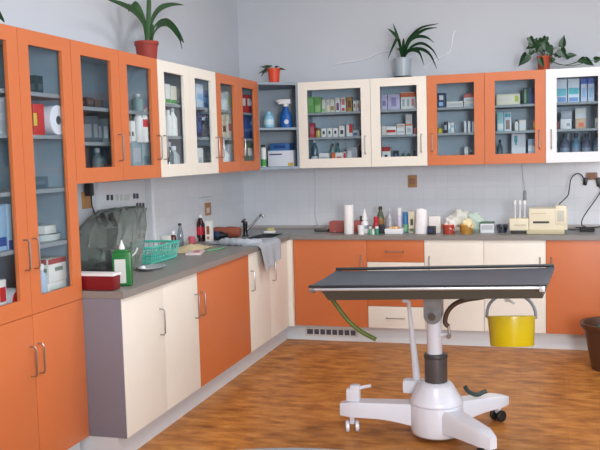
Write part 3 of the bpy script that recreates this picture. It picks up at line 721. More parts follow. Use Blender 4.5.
# ---- contents of the tall cupboard
tz = TSH
rc = at(58.5, 118.5, 'x', .36); RR = .071; rc.y = min(rc.y, -3.3845-RR)
zc_ = tz[1]+.001+RR
pr = thing('paper_roll', 'big white paper roll lying in the tall cupboard, round end against the glass', 'roll', (.27, rc.y, tz[1]+.001))
rx_ = Matrix.Rotation(PI/2, 3, 'Y')
MB().lathe([(.022, 0), (RR*.97, 0), (RR, .003), (RR, .187), (RR*.97, .19), (.022, .19), (.022, 0)], (.172, rc.y, zc_), 40, rot=rx_, closed=False).build('paper', mat('white_paper', (226, 228, 236), .8), pr)
MB().lathe([(.018, 0), (.0215, 0), (.0215, .188), (.018, .188), (.018, 0)], (.173, rc.y, zc_), 24, rot=rx_, closed=False).build('core', C(110, 112, 118), pr)
G9 = 'things in the tall cupboard'
left_items(G9, tz[1], [(32.5, 43.8, 104, RED, [(0, .3, .3, .7, YEL)], 'bright red box with yellow patch beside the big paper roll', dict(plane=.24, d=.14))])
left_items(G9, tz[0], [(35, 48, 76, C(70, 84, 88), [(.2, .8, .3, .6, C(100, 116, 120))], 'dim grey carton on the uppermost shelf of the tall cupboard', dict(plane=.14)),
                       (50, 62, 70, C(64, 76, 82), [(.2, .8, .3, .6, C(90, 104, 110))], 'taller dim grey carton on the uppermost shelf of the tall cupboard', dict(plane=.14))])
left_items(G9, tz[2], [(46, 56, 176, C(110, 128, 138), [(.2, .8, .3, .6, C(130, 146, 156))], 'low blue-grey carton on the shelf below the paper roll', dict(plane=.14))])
# white kidney-shaped trays
t = thing('instrument_tray', 'white shallow tray with a white pack on it in the tall cupboard', 'tray', (.2, -3.5, tz[3]+.001))
c, w, h = onshelf(42, 64, 236.5, .30, tz[3]+.001, 'x')
MB().lathe([(.0, 0), (w*.42, 0), (w*.5, .03), (w*.47, .03), (w*.4, .006), (0, .006)], (.27, c[1], tz[3]+.001), 28, sq=(.6, 1), closed=False).build('tray_body', C(214, 216, 210), t)
MB().box((.27, c[1]+.01, tz[3]+.008+.012), (.08, w*.5, .02), bev=.004).build('dark_contents', C(70, 66, 62), t)
box_item('gauze_pack', 'white gauze pack lying across the shallow tray in the tall cupboard', 'pack', G9, (.26, c[1]-.01, tz[3]+.032), .09, .07, .04, CARD, 'x')
left_items(G9, tz[4], [
 (47, 66.5, 281.4, CARD, [(.1, .9, .25, .8, C(214, 224, 214)), (.2, .8, .35, .6, GREYC)], 'flat white box under the red-topped carton, tall cupboard', dict(plane=.25, d=.13)),
 (38, 44, 264, C(176, 196, 214), [], 'pale blue bottle on the bottom of the tall cupboard', dict(kind='bottle', cap=CARD, plane=.2)),
 ])
c, w, h = onshelf(47, 66.5, 281.4, .335, tz[4], 'x')
left_items(G9, tz[4], [(47.6, 66, 258, CARD, [(0, 1, .78, 1, C(170, 70, 70)), (.35, .8, .45, .62, C(120, 140, 130))], 'white carton with red-brown top in the tall cupboard', dict(plane=.25, d=.12, on=tz[4]+.001+h))])
left_items(G9, tz[1], [(-4, 4.4, 98, C(206, 210, 216), [(.1, .9, .1, .4, LGR), (.1, .9, .6, .9, LGR)], 'white carton at the photo edge behind the near glass door, upper one', dict(plane=.2)),
                       (5, 9.4, 97, C(196, 202, 210), [(.1, .9, .2, .4, LGR)], 'slimmer white carton beside the upper one at the photo edge', dict(plane=.2))])
left_items(G9, tz[3], [(-4, 5.6, 206, C(150, 184, 214), [(.1, .9, .1, .3, BLU)], 'pale blue carton behind the near glass door', dict(plane=.22)),
                       (6.6, 10.6, 204, C(176, 206, 226), [(0, 1, 0, .2, BLU)], 'slim pale blue carton behind the near glass door', dict(plane=.22))])
left_items(G9, tz[4], [(-2, 6, 280, CARD, [(.1, .9, .4, .8, RED)], 'white and red carton low behind the near glass door', dict(plane=.22))])
rb = thing('tape_roll', 'red and white reel standing low behind the near glass door', 'roll', (.22, -3.93, tz[4]+.001), G9)
p = at(13.5, 281, 'x', .33); R_ = .055
MB().lathe([(.02, 0), (R_, 0), (R_, .05), (.02, .05), (.02, 0)], (.30, p.y, tz[4]+.001+R_), 28, rot=Matrix.Rotation(PI/2, 3, 'Y'), closed=False).build('reel', C(206, 206, 210), rb)
MB().lathe([(.0, 0), (R_*.8, 0), (R_*.8, .053), (0, .053)], (.2995, p.y, tz[4]+.001+R_), 28, rot=Matrix.Rotation(PI/2, 3, 'Y')).build('red_face', RED, rb)
# ---- corner shelf things
def spray(c, h):
    o = thing('spray_bottle', 'blue spray bottle with white trigger head on the corner shelf', 'bottle', c)
    bl = C(28, 96, 176); x, y, z = c; r = h*.21
    MB().lathe([(r*.92, 0), (r, .004), (r, h*.36), (r*.9, h*.44), (r*.5, h*.58), (r*.38, h*.66), (r*.38, h*.72)], c, 24, sq=(1, .8)).build('body', bl, o)
    MB().lathe([(r*.45, h*.70), (r*.45, h*.78)], c, 18).box((x-r*.15, y, z+h*.86), (r*2.0, r*.75, h*.16), bev=.008).box((x-r*1.25, y, z+h*.89), (r*.5, r*.4, h*.06), bev=.003).build('spray_head', WHT, o)
    MB().tube([(x-r*.7, y, z+h*.8), (x-r*.95, y, z+h*.72), (x-r*.9, y, z+h*.66)], h*.014, 8).build('trigger', C(60, 90, 140), o)
    MB().lathe([(r*.35, 0), (r*.37, .002)], (x+r*.3, y-r*.80, z+h*.2), 16, rot=Matrix.Rotation(PI/2, 3, 'X')).build('round_sticker', PWH, o)
c, w, h = onshelf(280, 289.6, 97.2, -.32, CSZ+.0005); spray((c[0], -.30, c[2]), h)
c, w, h = onshelf(263.4, 273.6, 111.4, -.40, CSZ+.0005)
o = thing('jar', 'light blue round jar beside the spray bottle on the corner shelf', 'jar', (c[0], -.40, c[2]))
MB().lathe([(w*.4, 0), (w*.5, h*.08), (w*.5, h*.62), (w*.36, h*.8), (w*.26, h*.84), (w*.26, h*.95), (w*.18, h)], (c[0], -.40, c[2]), 24).build('body', mat('light_blue_plastic', (140, 196, 222), .3), o)
MB().lathe([(w*.505, h*.2), (w*.51, h*.21), (w*.51, h*.5), (w*.505, h*.51)], (c[0], -.40, c[2]), 24, closed=False).build('label_band', C(196, 222, 234), o)
zc0 = Z1+.0205
c, w, h = onshelf(267.4, 293, 150.4, -.33, zc0)
box_item('carton', 'white carton with blue line and yellow corner on the bottom of the corner shelf', 'box', None, (c[0], -.23, c[2]), w, .18, h, C(222, 226, 236), 'y', [(.05, .55, .72, .8, C(60, 70, 110)), (0, 1, .97, .999, SKY), (.78, .98, .03, .22, C(214, 180, 70))])
c2, w2, h2 = onshelf(268.6, 288, 142.4, -.33, zc0+h+.001)
box_item('carton', 'flat blue carton lying on the white carton in the corner shelf', 'box', None, (c2[0], -.22, c2[2]), w2, .15, h2*.9, C(58, 108, 170), 'y', [(.2, .8, .3, .7, C(36, 70, 130))])
c, w, h = onshelf(260, 265.4, 144.8, -.46, zc0)
bottle('lotion_bottle', 'slim white and green bottle beside the white carton, corner shelf', 'bottle', None, (c[0], -.45, c[2]), w/2, h, C(220, 226, 222), BLK, label=(.05, .35, GRN), cap=.1, neck=.6, shoulder=.8)

# ------------------------------------------------------------------ worktop things, left run
def ontop(xl, xr, yt, yb):
    p = at((xl+xr)/2, yb, 'z', ZW); k = mpp(p); return p, (xr-xl)*k, (yb-yt)*k
# red lidded box
p = Vector((.445, -3.315, ZW))
o = thing('plastic_box', 'dark red plastic box with white lid at the end of the worktop', 'box', p)
MB().box((.445, -3.315, ZW+.037), (.215, .075, .072), bev=.012, taper=1.04).build('body', mat('dark_red_plastic', (120, 18, 30), .3), o)
MB().box((.445, -3.315, ZW+.079), (.228, .083, .012), bev=.005).build('lid', WHT, o)
# green bottle
gx, gy = .515, -3.18
o = thing('disinfectant_bottle', 'green rectangular bottle with white label and pointed white cap', 'bottle', (gx, gy, ZW))
gm = mat('green_plastic', (22, 112, 48), .3)
gh = .185
prof = MB(); rz_ = .35
bm_ = MB().box((gx, gy, ZW+gh*.48), (.096, .06, gh*.94), rz=rz_, bev=.012); bm_.box((gx, gy, ZW+gh*.96), (.066, .045, .02), rz=rz_, bev=.009); bm_.build('body', gm, o)
MB().lathe([(.014, gh*.97), (.016, gh*.99), (.015, gh*1.07), (.005, gh*1.2), (.003, gh*1.26)], (gx, gy, ZW), 18).build('cap', WHT, o)
R = Matrix.Rotation(rz_, 3, 'Z'); q = R @ Vector((-.008, -.0306, 0))
MB().box((gx+q.x, gy+q.y, ZW+gh*.42), (.056, .0012, gh*.66), rz=rz_).build('label_panel', C(206, 210, 206), o)
# white bent tube behind the green bottle
MBt = MB().tube(smooth_path([Vector((at(122, 262, 'y', -2.90).x, -2.90, ZW+.005)), at(122, 262, 'y', -2.90), at(127, 258.5, 'y', -2.90), at(132, 256, 'y', -2.90), at(135.5, 252.5, 'y', -2.90), at(137.5, 248, 'y', -2.90)], 6), .005, 8)
tag(MBt.build('plastic_tube', WHT), 'short bent white plastic tube rising behind the green bottle', 'tube')
# black rolled item
o = thing('black_pouch', 'black zipped pouch lying behind the red box', 'pouch', (.28, -2.98, ZW))
MB().lathe([(.0, -.1), (.022, -.095), (.03, -.05), (.026, 0), (.031, .05), (.022, .095), (0, .1)], (.28, -2.98, ZW+.025), 16, sq=(1, .8), rot=Matrix.Rotation(PI/2, 3, 'Y') @ Matrix.Rotation(.0, 3, 'X')).build('body', mat('black_cloth', (36, 36, 38), .7), o)
# covered microscope
o = thing('microscope', 'dark microscope standing under the clear dust cover', 'microscope', (.15, -2.52, ZW))
mx_, my_ = .165, -2.66
dm = mat('microscope_black', (40, 42, 42), .4)
MB().box((mx_, my_, ZW+.025), (.15, .22, .05), bev=.012).build('base', dm, o)
MB().box((mx_-.03, my_+.06, ZW+.16), (.05, .05, .24), bev=.015, rx=-.1).build('arm', dm, o)
MB().box((mx_+.02, my_-.02, ZW+.13), (.13, .12, .014), bev=.003).build('stage', dm, o)
MB().lathe([(.02, .15), (.02, .20), (.03, .21), (.03, .25)], (mx_+.02, my_-.01, ZW), 16).build('nosepiece', dm, o)
for s_ in (-.028, .028): MB().tube([(mx_+s_, my_+.01, ZW+.25), (mx_+s_+.02, my_-.08, ZW+.33)], .016, 12).build('eyepiece', C(60, 62, 62), o)
MB().box((mx_, my_+.03, ZW+.27), (.09, .10, .05), bev=.01).build('head', C(150, 154, 154), o)
# cover: draped translucent film
FILM = film('clear_cover_film', (243, 246, 244), (176, 184, 180), .12, .13)
rows = []; NA = 48; rr_ = random.Random(11)
def ring(pts): return smooth_path([Vector(p) for p in pts]+[Vector(pts[0])], 6)
def lvl(z, x0, x1, y0, y1, n=.012):
    return [(x0, y0+.03, z), ((x0+x1)/2, y0-n, z+n), (x1, y0+.04, z-n), (x1+n, (y0+y1)/2, z+n), (x1-n, y1-.04, z), ((x0+x1)/2, y1+n, z+n), (x0, y1-.03, z), (x0, (y0+y1)/2, z)]
LV = [lvl(ZW+.001, .03, .30, -2.86, -2.54, 0), lvl(ZW+.08, .028, .31, -2.92, -2.52), lvl(ZW+.16, .028, .30, -2.92, -2.45), lvl(ZW+.24, .03, .27, -2.84, -2.36), lvl(ZW+.30, .04, .23, -2.74, -2.27), lvl(ZW+.342, .06, .19, -2.64, -2.23, .006), lvl(ZW+.350, .11, .15, -2.52, -2.36, .002)]
rows = [[p+Vector((rr_.uniform(-.016, .016) if p.x > .05 else 0, rr_.uniform(-.018, .018), rr_.uniform(-.010, .010) if 0 < i else 0)) for p in ring(l)] for i, l in enumerate(LV)]
for r_ in rows:
    r_[-1] = r_[0].copy()
    for p in r_: p.x = max(.03, p.x); p.z = max(ZW+.001, p.z)
co = MB().sheet(rows, .0006).build('dust_cover', FILM, smooth=28); tag(co, 'crumpled clear plastic dust cover draped over the microscope', 'cover')
# stainless dish
dp = at(148, 269, 'z', ZW)
o = thing('kidney_dish', 'shallow stainless dish on the worktop in front of the basket', 'dish', (.40, -2.60, ZW))
MB().lathe([(.0, 0), (.06, 0), (.085, .016), (.09, .016), (.09, .018), (.082, .018), (.058, .004), (0, .004)], (.385, -2.60, ZW+.0005), 32, sq=(.8, 1.25), closed=False).build('dish_body', mat('polished_steel', (214, 215, 220), .35, .6), o)
MB().lathe([(0, .005), (.016, .005), (.014, .018), (.004, .024), (0, .026)], (.34, -2.62, ZW), 16).build('cotton_ball', WHT, o)
# teal basket
BX0, BX1, BY0, BY1, BH = .07, .29, -2.42, -2.06, .105
o = thing('plastic_basket', 'teal slotted plastic basket on the worktop below the switch panel', 'basket', ((BX0+BX1)/2, (BY0+BY1)/2, ZW))
TE = mat('teal_plastic', (84, 192, 174), .35)
def bc(u, v, z): # flared basket corner coordinates
    e = .018*z/BH; cx, cy = (BX0+BX1)/2, (BY0+BY1)/2
    return (cx+(u-.5)*(BX1-BX0+2*e), cy+(v-.5)*(BY1-BY0+2*e), ZW+.001+z)
lat = MB()
def wallpts(n, z): return [bc(i/n, 0, z) for i in range(n)]+[bc(1, i/(2*n), z) for i in range(2*n)]+[bc(1-i/n, 1, z) for i in range(n)]+[bc(0, 1-i/(2*n), z) for i in range(2*n)]
lo, hi = wallpts(7, .012), wallpts(7, BH-.008)
for a, c in zip(lo, hi): lat.tube([a, c], .0035, 6)
for z in (.035, .058): 
    w_ = wallpts(7, z); lat.tube(w_+[w_[0]], .003, 6)
lat.span((BX0, BY0, ZW+.0005), (BX1, BY1, ZW+.004))
w_ = wallpts(7, .007); lat.tube(w_+[w_[0]], .006, 6)
lat.build('lattice_wall', TE, o)
w_ = wallpts(7, BH-.002); MB().tube(w_+[w_[0], w_[1]], .008, 8).build('rim', TE, o)
# small bottles behind the basket
def fixed_bottle(name, lab, x, y, px_l, px_r, yt, m, capm, **kw):
    k = mpp((x, y, ZW)); c = at((px_l+px_r)/2, yt, 'x', x); h = at((px_l+px_r)/2, yt, 'y', y).z-ZW
    X = at((px_l+px_r)/2, yt, 'y', y).x
    return bottle(name, lab, kw.pop('cat', 'bottle'), kw.pop('grp', None), (X, y, ZW+.0005), (px_r-px_l)*k/2, h, m, capm, **kw)
fixed_bottle('medicine_bottle', 'small brown bottle with white cap behind the teal basket', 0, -1.62, 170, 176, 230.5, C(84, 36, 24, rough=.2), WHT, cap=.22, neck=.5, shoulder=.66)
fixed_bottle('glass_bottle', 'clear glass bottle with dark stopper behind the teal basket', 0, -1.52, 176.6, 183, 223.4, BOTGLASS, DRK, cap=.08, neck=.45, shoulder=.55)
px0 = at(165, 236, 'y', -1.72)
box_item('medicine_box', 'small white box with red print between switch panel and brown bottle', 'box', None, (px0.x, -1.70, ZW+.0005), .06, .03, max(.05, px0.z-ZW), CARD, 'y', [(.1, .45, .3, .7, RED)])
fixed_bottle('drink_bottle', 'dark brown bottle with red label and white cap by the left wall', 0, -1.05, 195.6, 204.4, 215, C(52, 20, 18, rough=.15), WHT, cap=.1, neck=.4, shoulder=.6, label=(.24, .55, C(190, 30, 50)))
pb = at(208, 225, 'y', -1.10)
box_item('carton', 'slim white carton with brown picture beside the dark brown bottle', 'box', None, (pb.x, -1.08, ZW+.0005), .048, .05, at(208, 221, 'y', -1.10).z-ZW, CARD, 'y', [(.25, .75, .35, .75, C(150, 90, 50)), (.3, .7, .1, .25, C(180, 130, 90))])
pb = at(191.5, 240, 'y', -1.25)
jar('cup', 'pink plastic cup beside the dark brown bottle', 'cup', None, (pb.x, -1.24, ZW+.0005), .025, .055, C(206, 92, 106), C(220, 120, 130), lid=.12)
# cloth pile + flat tray with packs
o = thing('cloth_pile', 'crumpled cream and yellowish cloth beside the teal basket', 'cloth', (.2, -1.62, ZW))
rows = []
for i in range(9):
    row = []
    for k in range(11):
        u, v_ = i/8, k/10
        b_ = math.sin(PI*u)*math.sin(PI*v_)
        row.append((.10+.20*u, -1.86+.40*v_, ZW+.004+.045*b_*(.7+.3*math.sin(7*u+5*v_))+.012*b_*math.sin(13*v_+4*u)))
    rows.append(row)
MB().sheet(rows, .004).build('cloth', mat('cream_cloth', (214, 196, 158), .85, noise=.12, nscale=25), o, smooth=80)
o = thing('plastic_packs', 'flat pink and white packet lying in front of the cloth', 'packet', (.3, -1.95, ZW))
MB().box((.33, -1.84, ZW+.007), (.10, .22, .013), rz=.25, bev=.005).build('packet', C(222, 206, 206), o)
MB().box((.345, -1.85, ZW+.0145), (.04, .1, .002), rz=.25).build('pink_print', C(206, 110, 110), o)
tag(MB().tube(smooth_path([(.36, -1.72, ZW+.006), (.40, -1.66, ZW+.006), (.42, -1.58, ZW+.007), (.405, -1.50, ZW+.006)], 5), .005, 8).build('green_tube', C(110, 176, 120)), 'short green plastic tube lying beside the pink packet', 'tube')
# dark round thing, terracotta roll
o = thing('sink_plug', 'black bottle lying on its side next to the terracotta towel roll', 'bottle', (.16, -.98, ZW))
o.name = 'black_bottle'
MB().lathe([(.0, 0), (.03, .003), (.033, .02), (.033, .07), (.016, .095), (.016, .12), (0, .122)], (.10, -.97, ZW+.034), 20, rot=Matrix.Rotation(PI/2, 3, 'Y')).build('body', BLK, o)
MB().lathe([(.034, .025), (.0345, .026), (.0345, .06), (.034, .061)], (.10, -.97, ZW+.034), 20, rot=Matrix.Rotation(PI/2, 3, 'Y'), closed=False).build('label_band', C(40, 60, 96), o)
MB_ = MB().lathe([(0, -.115), (.036, -.11), (.044, -.08), (.04, -.02), (.046, .03), (.043, .08), (.036, .112), (0, .115)], (.155, -.82, ZW+.045), 22, rot=Matrix.Rotation(PI/2, 3, 'Y'))
tag(MB_.build('rolled_towel', mat('terracotta_towel', (148, 82, 62), .9, noise=.12, nscale=40, bump=.4)), 'rolled terracotta towel lying beside the tap', 'towel')
pb = at(259, 234, 'z', ZW)
o = thing('soap_dish', 'small white dish with pale yellow soap behind the tap', 'soap dish', (.40, -.42, ZW))
MB().box((.385, -.43, ZW+.01), (.09, .055, .018), bev=.006).build('dish', WHT, o); MB().box((.395, -.432, ZW+.03), (.055, .038, .024), bev=.008).build('soap', C(206, 196, 130), o)
# grey towel: bunched on the worktop and hanging over the front edge
tw = mat('grey_towel', (172, 179, 188), .95, noise=.1, nscale=60, bump=.4)
o = thing('hand_towel', 'grey towel bunched on the worktop and hanging over its front edge', 'towel', (.5, -1.2, ZW))
rl = []
path = smooth_path([(.20, -1.28, ZW+.010), (.26, -1.31, ZW+.012), (.31, -1.33, ZW+.020), (.38, -1.35, ZW+.026), (.46, -1.37, ZW+.026), (.54, -1.36, ZW+.022), (.59, -1.28, ZW+.016)], 5)
rad = [.012+.016*min(1, max(0, i-7)/5) for i in range(len(path))]
bun = MB().tube(path, [r*(1+.12*math.sin(i*1.9)) for i, r in enumerate(rad)], 14)
for v_ in bun.v: v_.z = max(ZW+.001, v_.z)
bun.build('bunched_end', tw, o, smooth=80)
rows = []
prof_t = [(.50, .004), (.55, .006), (.60, .007), (.624, .002), (.634, -.02), (.636, -.06), (.637, -.10), (.638, -.14), (.638, -.182)]
for i, (x, dz_) in enumerate(prof_t):
    row = []
    for k in range(15):
        v_ = k/14; y = -1.40+.47*v_
        f_ = max(0, i-3)/5
        y2 = y + f_*(.05*(1-v_)-.06*v_)
        low = dz_*(1-.25*v_*f_) if i > 3 else dz_
        row.append((x+.010*math.sin(v_*15+.6)*f_+.011*f_+(.004 if i > 3 else 0), y2, ZW+low+(.008*abs(math.sin(v_*9)) if i < 4 else 0)))
    rows.append(row)
MB().sheet(rows, .006).build('hanging_end', tw, o, smooth=80)

# switch board, sockets on the walls
BY0_, BY1_ = -2.53, -1.93
o = thing('switch_panel', 'white wall panel with dark sockets and switches above the dust cover', 'switch panel', (.0, -2.2, 1.2))
MB().span((0, BY0_, .95), (.02, BY1_, 1.37), .004).build('plate', mat('panel_white', (214, 216, 222), .5), o)
def dark(y, z, w=.024, h=.034): MB().span((.0195, y-w/2, z-h/2), (.026, y+w/2, z+h/2), .003).build('socket', mat('socket_dark', (62, 62, 74), .5), o)
for px, py in ((107.5, 197.5), (111.5, 197.5), (134, 196), (137, 196), (137, 205.5), (140, 205.5), (143, 205.5), (140, 229), (144, 228.5), (139.5, 236), (143.5, 235.5)):
    q = at(px, py, 'x', .02); dark(q.y, q.z)
for px in (117, 121, 125, 128):
    q = at(px, 197.5, 'x', .02); MB().span((.0195, q.y-.014, q.z-.02), (.023, q.y+.014, q.z+.02), .002).build('grey_switch', C(190, 194, 190), o)
o = thing('wall_socket', 'tan wall socket with black plug between tall cupboard and switch panel', 'socket', (0, -2.64, 1.28))
q = at(87, 200, 'x', .01)
MB().span((0, q.y-.045, q.z-.05), (.014, q.y+.045, q.z+.05), .004).build('plate', mat('tan_plastic', (176, 130, 84), .5), o)
q2 = at(88.5, 188, 'x', .03)
pl_ = MB().box((.034, q2.y, q2.z-.01), (.036, .05, .075), bev=.01)
po = thing('power_plug', 'black plug in the tan wall socket, its cord curving behind the dust cover', 'plug', (.034, q2.y, q2.z)); pl_.build('plug_body', BLK, po)
(MB().tube(smooth_path([(.04, q2.y+.01, q2.z-.045), at(92, 205, 'x', .05), at(95.5, 215, 'x', .06), at(101, 224, 'x', .07), (.06, -2.33, ZW+.22)], 6), .004, 8).build('cord', BLK, po))
o = thing('wall_socket', 'tan wall socket above the dark brown bottle, left wall tiles', 'socket', (0, -.62, 1.15))
q = at(207.5, 209, 'x', .01)
MB().span((.008, q.y-.05, q.z-.05), (.022, q.y+.05, q.z+.05), .004).build('plate', MATS['tan_plastic'], o)
MB().span((.0215, q.y-.045, q.z-.03), (.03, q.y+.0, q.z+.012), .004).build('white_insert', C(214, 208, 206), o)
q = at(206, 198.5, 'x', .02)
o = thing('wall_bar', 'short white rail on the tiles above the tan socket', 'rail', (0.01, q.y, q.z))
MB().span((.008, q.y-.12, q.z-.012), (.022, q.y+.12, q.z+.010), .004).build('rail', C(216, 222, 230), o)  # narrow white bar along the left wall tiles

# ------------------------------------------------------------------ worktop things, back run
def bx(name, lab, cat, xl, xr, yt, y, m, d, bands=(), lid=None, grp=None):
    c, w, h = onshelf(xl, xr, yt, y, ZW+.0005)
    return box_item(name, lab, cat, grp, (c[0], y+d/2, c[2]), w, d, h, m, 'y', bands, lid)
def bt(name, lab, xl, xr, yt, y, m, capm, cat='bottle', **kw):
    c, w, h = onshelf(xl, xr, yt, y, ZW+.0005)
    return bottle(name, lab, cat, None, (c[0], y, c[2]), w/2, h, m, capm, **kw)
# paper towel roll
c, w, h = onshelf(343.6, 353.2, 205, -.50, ZW+.0005)
o = thing('paper_towel_roll', 'tall white paper towel roll standing on the back worktop', 'roll', (c[0], -.50, c[2]))
MB().lathe([(.012, 0), (w*.48, 0), (w*.5, .004), (w*.5, h-.004), (w*.48, h), (.012, h), (.012, 0)], (c[0], -.50, c[2]), 32, closed=False).build('paper', mat('paper_towel', (240, 238, 238), .9), o)
MB().lathe([(.008, .001), (.0115, .001), (.0115, h-.001), (.008, h-.001), (.008, .001)], (c[0], -.50, c[2]), 20, closed=False).build('core', C(170, 150, 130), o)
# pink see-through box lying behind it
c, w, h = onshelf(328.6, 361, 221.4, -.40, ZW+.0005)
o = thing('plastic_box', 'long see-through pink-red plastic box behind the paper towel roll', 'box', (c[0], -.34, c[2]))
PK = film('pink_clear_plastic', (234, 160, 152), (222, 124, 116), .5)
MB().box((c[0], -.345, c[2]+h/2), (w, .1, h), bev=.012).build('body', PK, o)
for xx in (-.3, -.22, .05): MB().span((c[0]+w*xx, -.37, c[2]+.01), (c[0]+w*xx+.018, -.33, c[2]+h*.75)).build('dark_insert', C(96, 40, 36), o)
bt('nozzle_bottle', 'white bottle with long pointed nozzle next to the paper towel roll', 361, 368, 209, -.46, WHT, WHT, cap=.45, neck=.55, shoulder=.42, conecap=True, label=(.2, .34, C(150, 160, 190)))
bt('medicine_bottle', 'brown bottle behind the white bottle with pointed nozzle', 359.6, 367.4, 216, -.30, C(88, 62, 36, rough=.2), C(96, 60, 40), cap=.12, neck=.8, shoulder=.75)
c, w, h = onshelf(357.6, 364.8, 225.4, -.545, ZW+.0005)
o = thing('beaker', 'small white cup in front of the nozzle bottle', 'cup', (c[0], -.545, c[2]))
MB().lathe([(0, 0), (w*.42, 0), (w*.5, h), (w*.46, h), (w*.39, .004), (0, .004)], (c[0], -.545, c[2]), 24, closed=False).build('body', WHT, o)
bt('medicine_bottle', 'small red bottle near the brown glass bottle, back worktop', 373.2, 378.6, 216.6, -.42, C(176, 40, 54), C(200, 50, 60), cap=.3, neck=.7, shoulder=.6)
for xl, xr, yt, m_, l_ in ((368.4, 371.8, 226.6, C(90, 150, 110), 'tiny green vial on the worktop before the red bottle'), (371.6, 374.6, 229, C(214, 224, 220), 'tiny white vial on the worktop before the red bottle'), (374.6, 378.8, 226.4, C(50, 140, 104), 'tiny emerald vial on the worktop before the red bottle')):
    bt('vial', l_, xl, xr, yt, -.56, m_, WHT, cat='vial', cap=.25, neck=.7, shoulder=.6)
bt('glass_bottle', 'green-brown glass bottle with dark stopper on the back worktop', 376.4, 384.2, 206.4, -.30, C(92, 98, 76, rough=.15), C(70, 50, 40), cap=.12, neck=.42, shoulder=.55, label=(.3, .52, C(150, 110, 60)))
bx('medicine_box', 'small black box at the foot of the green-brown glass bottle', 'box', 378.4, 384, 225, -.47, DRK, .04)
bt('glass_jar', 'clear glass jar with a narrow neck behind the white tray', 384.8, 394, 209, -.30, mat('grey_jar_glass', (168, 164, 170), .2), C(196, 198, 204), cap=.1, neck=.3, shoulder=.58)
o = thing('tray', 'low white tray holding bread-coloured swabs on the back worktop', 'tray', (1.42, -.5, ZW))
c, w, h = onshelf(385, 402.6, 227.6, -.50, ZW+.0005)
MB().box((c[0], -.46, c[2]+h*.4), (w, .1, h*.8), bev=.006, taper=1.05).build('tray_body', WHT, o)
for i in range(4): MB().box((c[0]-w*.2+i*w*.12, -.47, c[2]+h*.8+.008), (.018, .05, .018), rz=.3*i, bev=.005).build('swab', C(222, 160, 96) if i % 2 else C(230, 206, 170), o)
bt('spray_can', 'slim white bottle with white cap beside the blue bottle', 396.8, 402, 208, -.36, C(214, 206, 228), WHT, cap=.3, neck=.75, shoulder=.6)
bt('medicine_bottle', 'blue bottle with green base next to the slim white bottle', 402.4, 408, 212, -.38, C(56, 120, 170), C(70, 130, 180), cap=.12, neck=.8, shoulder=.78, label=(.05, .4, C(110, 170, 130)))
bx('carton', 'beige carton with dark picture next to the blue bottle', 'box', 408.4, 414.4, 211.6, -.40, C(222, 210, 186), .06, [(.3, .75, .35, .65, C(70, 74, 62)), (.1, .9, .05, .2, C(120, 130, 100))])
# white bag
c, w, h = onshelf(414.6, 426.6, 209.4, -.50, ZW+.0005)
o = thing('paper_bag', 'tall white plastic bag standing on the back worktop', 'bag', (c[0], -.46, c[2]))
rows = []
for i in range(10):
    t_ = i/9; row = []
    for k in range(25):
        a = 2*PI*(k % 24)/24
        sx_ = w*.5*(1-.12*t_+.05*math.sin(4*a+3*t_)); sy_ = .045*(1-.75*t_**2)
        row.append((c[0]+sx_*max(-1, min(1, 1.2*math.cos(a))), -.46+sy_*math.sin(a), c[2]+h*t_*(1+.03*math.sin(3*a)*t_)))
    rows.append(row)
MB().sheet(rows, .001).build('bag_body', mat('white_bag', (236, 234, 236), .45, noise=.04, nscale=20, bump=.3), o, smooth=70)
bx('medicine_box', 'small black box in front of the white carton', 'box', 427.4, 435.2, 226.4, -.54, C(34, 38, 52), .05, [(.1, .6, .3, .7, NAVY)])
bx('carton', 'plain white carton behind the small black box', 'box', 428.8, 440.4, 216.4, -.42, C(236, 232, 226), .07, [(.1, .9, .1, .4, PALE)])
# cotton tubs
def tub(lab, xl, xr, yt, y, colr, cottoncol):
    c, w, h = onshelf(xl, xr, yt, y, ZW+.0005)
    o = thing('plastic_tub', lab, 'tub', (c[0], y, c[2]), 'tubs of cotton wool')
    pm = film('tub_%d' % colr[0]+'_%d' % colr[1], colr, colr, .45)
    MB().lathe([(0, 0), (w*.42, 0), (w*.5, h), (w*.47, h), (w*.40, .004), (0, .004)], (c[0], y, c[2]), 28, closed=False).build('body', pm, o)
    MB().lathe([(w*.48, h-.004), (w*.52, h-.003), (w*.52, h+.002), (w*.48, h+.002)], (c[0], y, c[2]), 28, closed=False).build('rim', C(*[min(255, k+10) for k in colr]), o)
    return c, w, h, o
def fluff(name, lab, cen, r, colr, sd, flat=.7, parent=None):
    rr = random.Random(sd); bm = bmesh.new(); bmesh.ops.create_icosphere(bm, subdivisions=4, radius=1)
    ph = [rr.uniform(0, 6) for _ in range(6)]
    for v_ in bm.verts:
        n = v_.co.normalized()
        k = 1+.14*math.sin(5*n.x+ph[0])*math.sin(4*n.y+ph[1])+.12*math.sin(6*n.z+ph[2]+3*n.x)+.06*math.sin(11*n.y+ph[3])+.05*math.sin(17*n.x+9*n.z+ph[4])+.04*math.sin(21*n.z+13*n.y+ph[5])
        v_.co = Vector((n.x*r[0]*k, n.y*r[1]*k, n.z*r[2]*k))
    mb = MB(); bm.verts.index_update()
    mb.add([v_.co+Vector(cen) for v_ in bm.verts], [[q.index for q in f.verts] for f in bm.faces]); bm.free()
    ob = mb.build(name, C(*colr, rough=.9), parent, smooth=80)
    if lab: tag(ob, lab, 'cotton')
    return ob
c, w, h, o = tub('red see-through tub of cotton wool on the back worktop', 442.2, 455.6, 224.4, -.50, (226, 96, 76), 0)
fluff('cotton_wool', 'white cotton wool piled in the red tub', (c[0]+.01, -.50, c[2]+h*.5+.034), (w*.44, w*.42, .052), (232, 228, 224), 1)
c, w, h, o = tub('yellow see-through tub of cotton wool on the back worktop', 459.4, 473.6, 224.4, -.50, (226, 176, 70), 0)
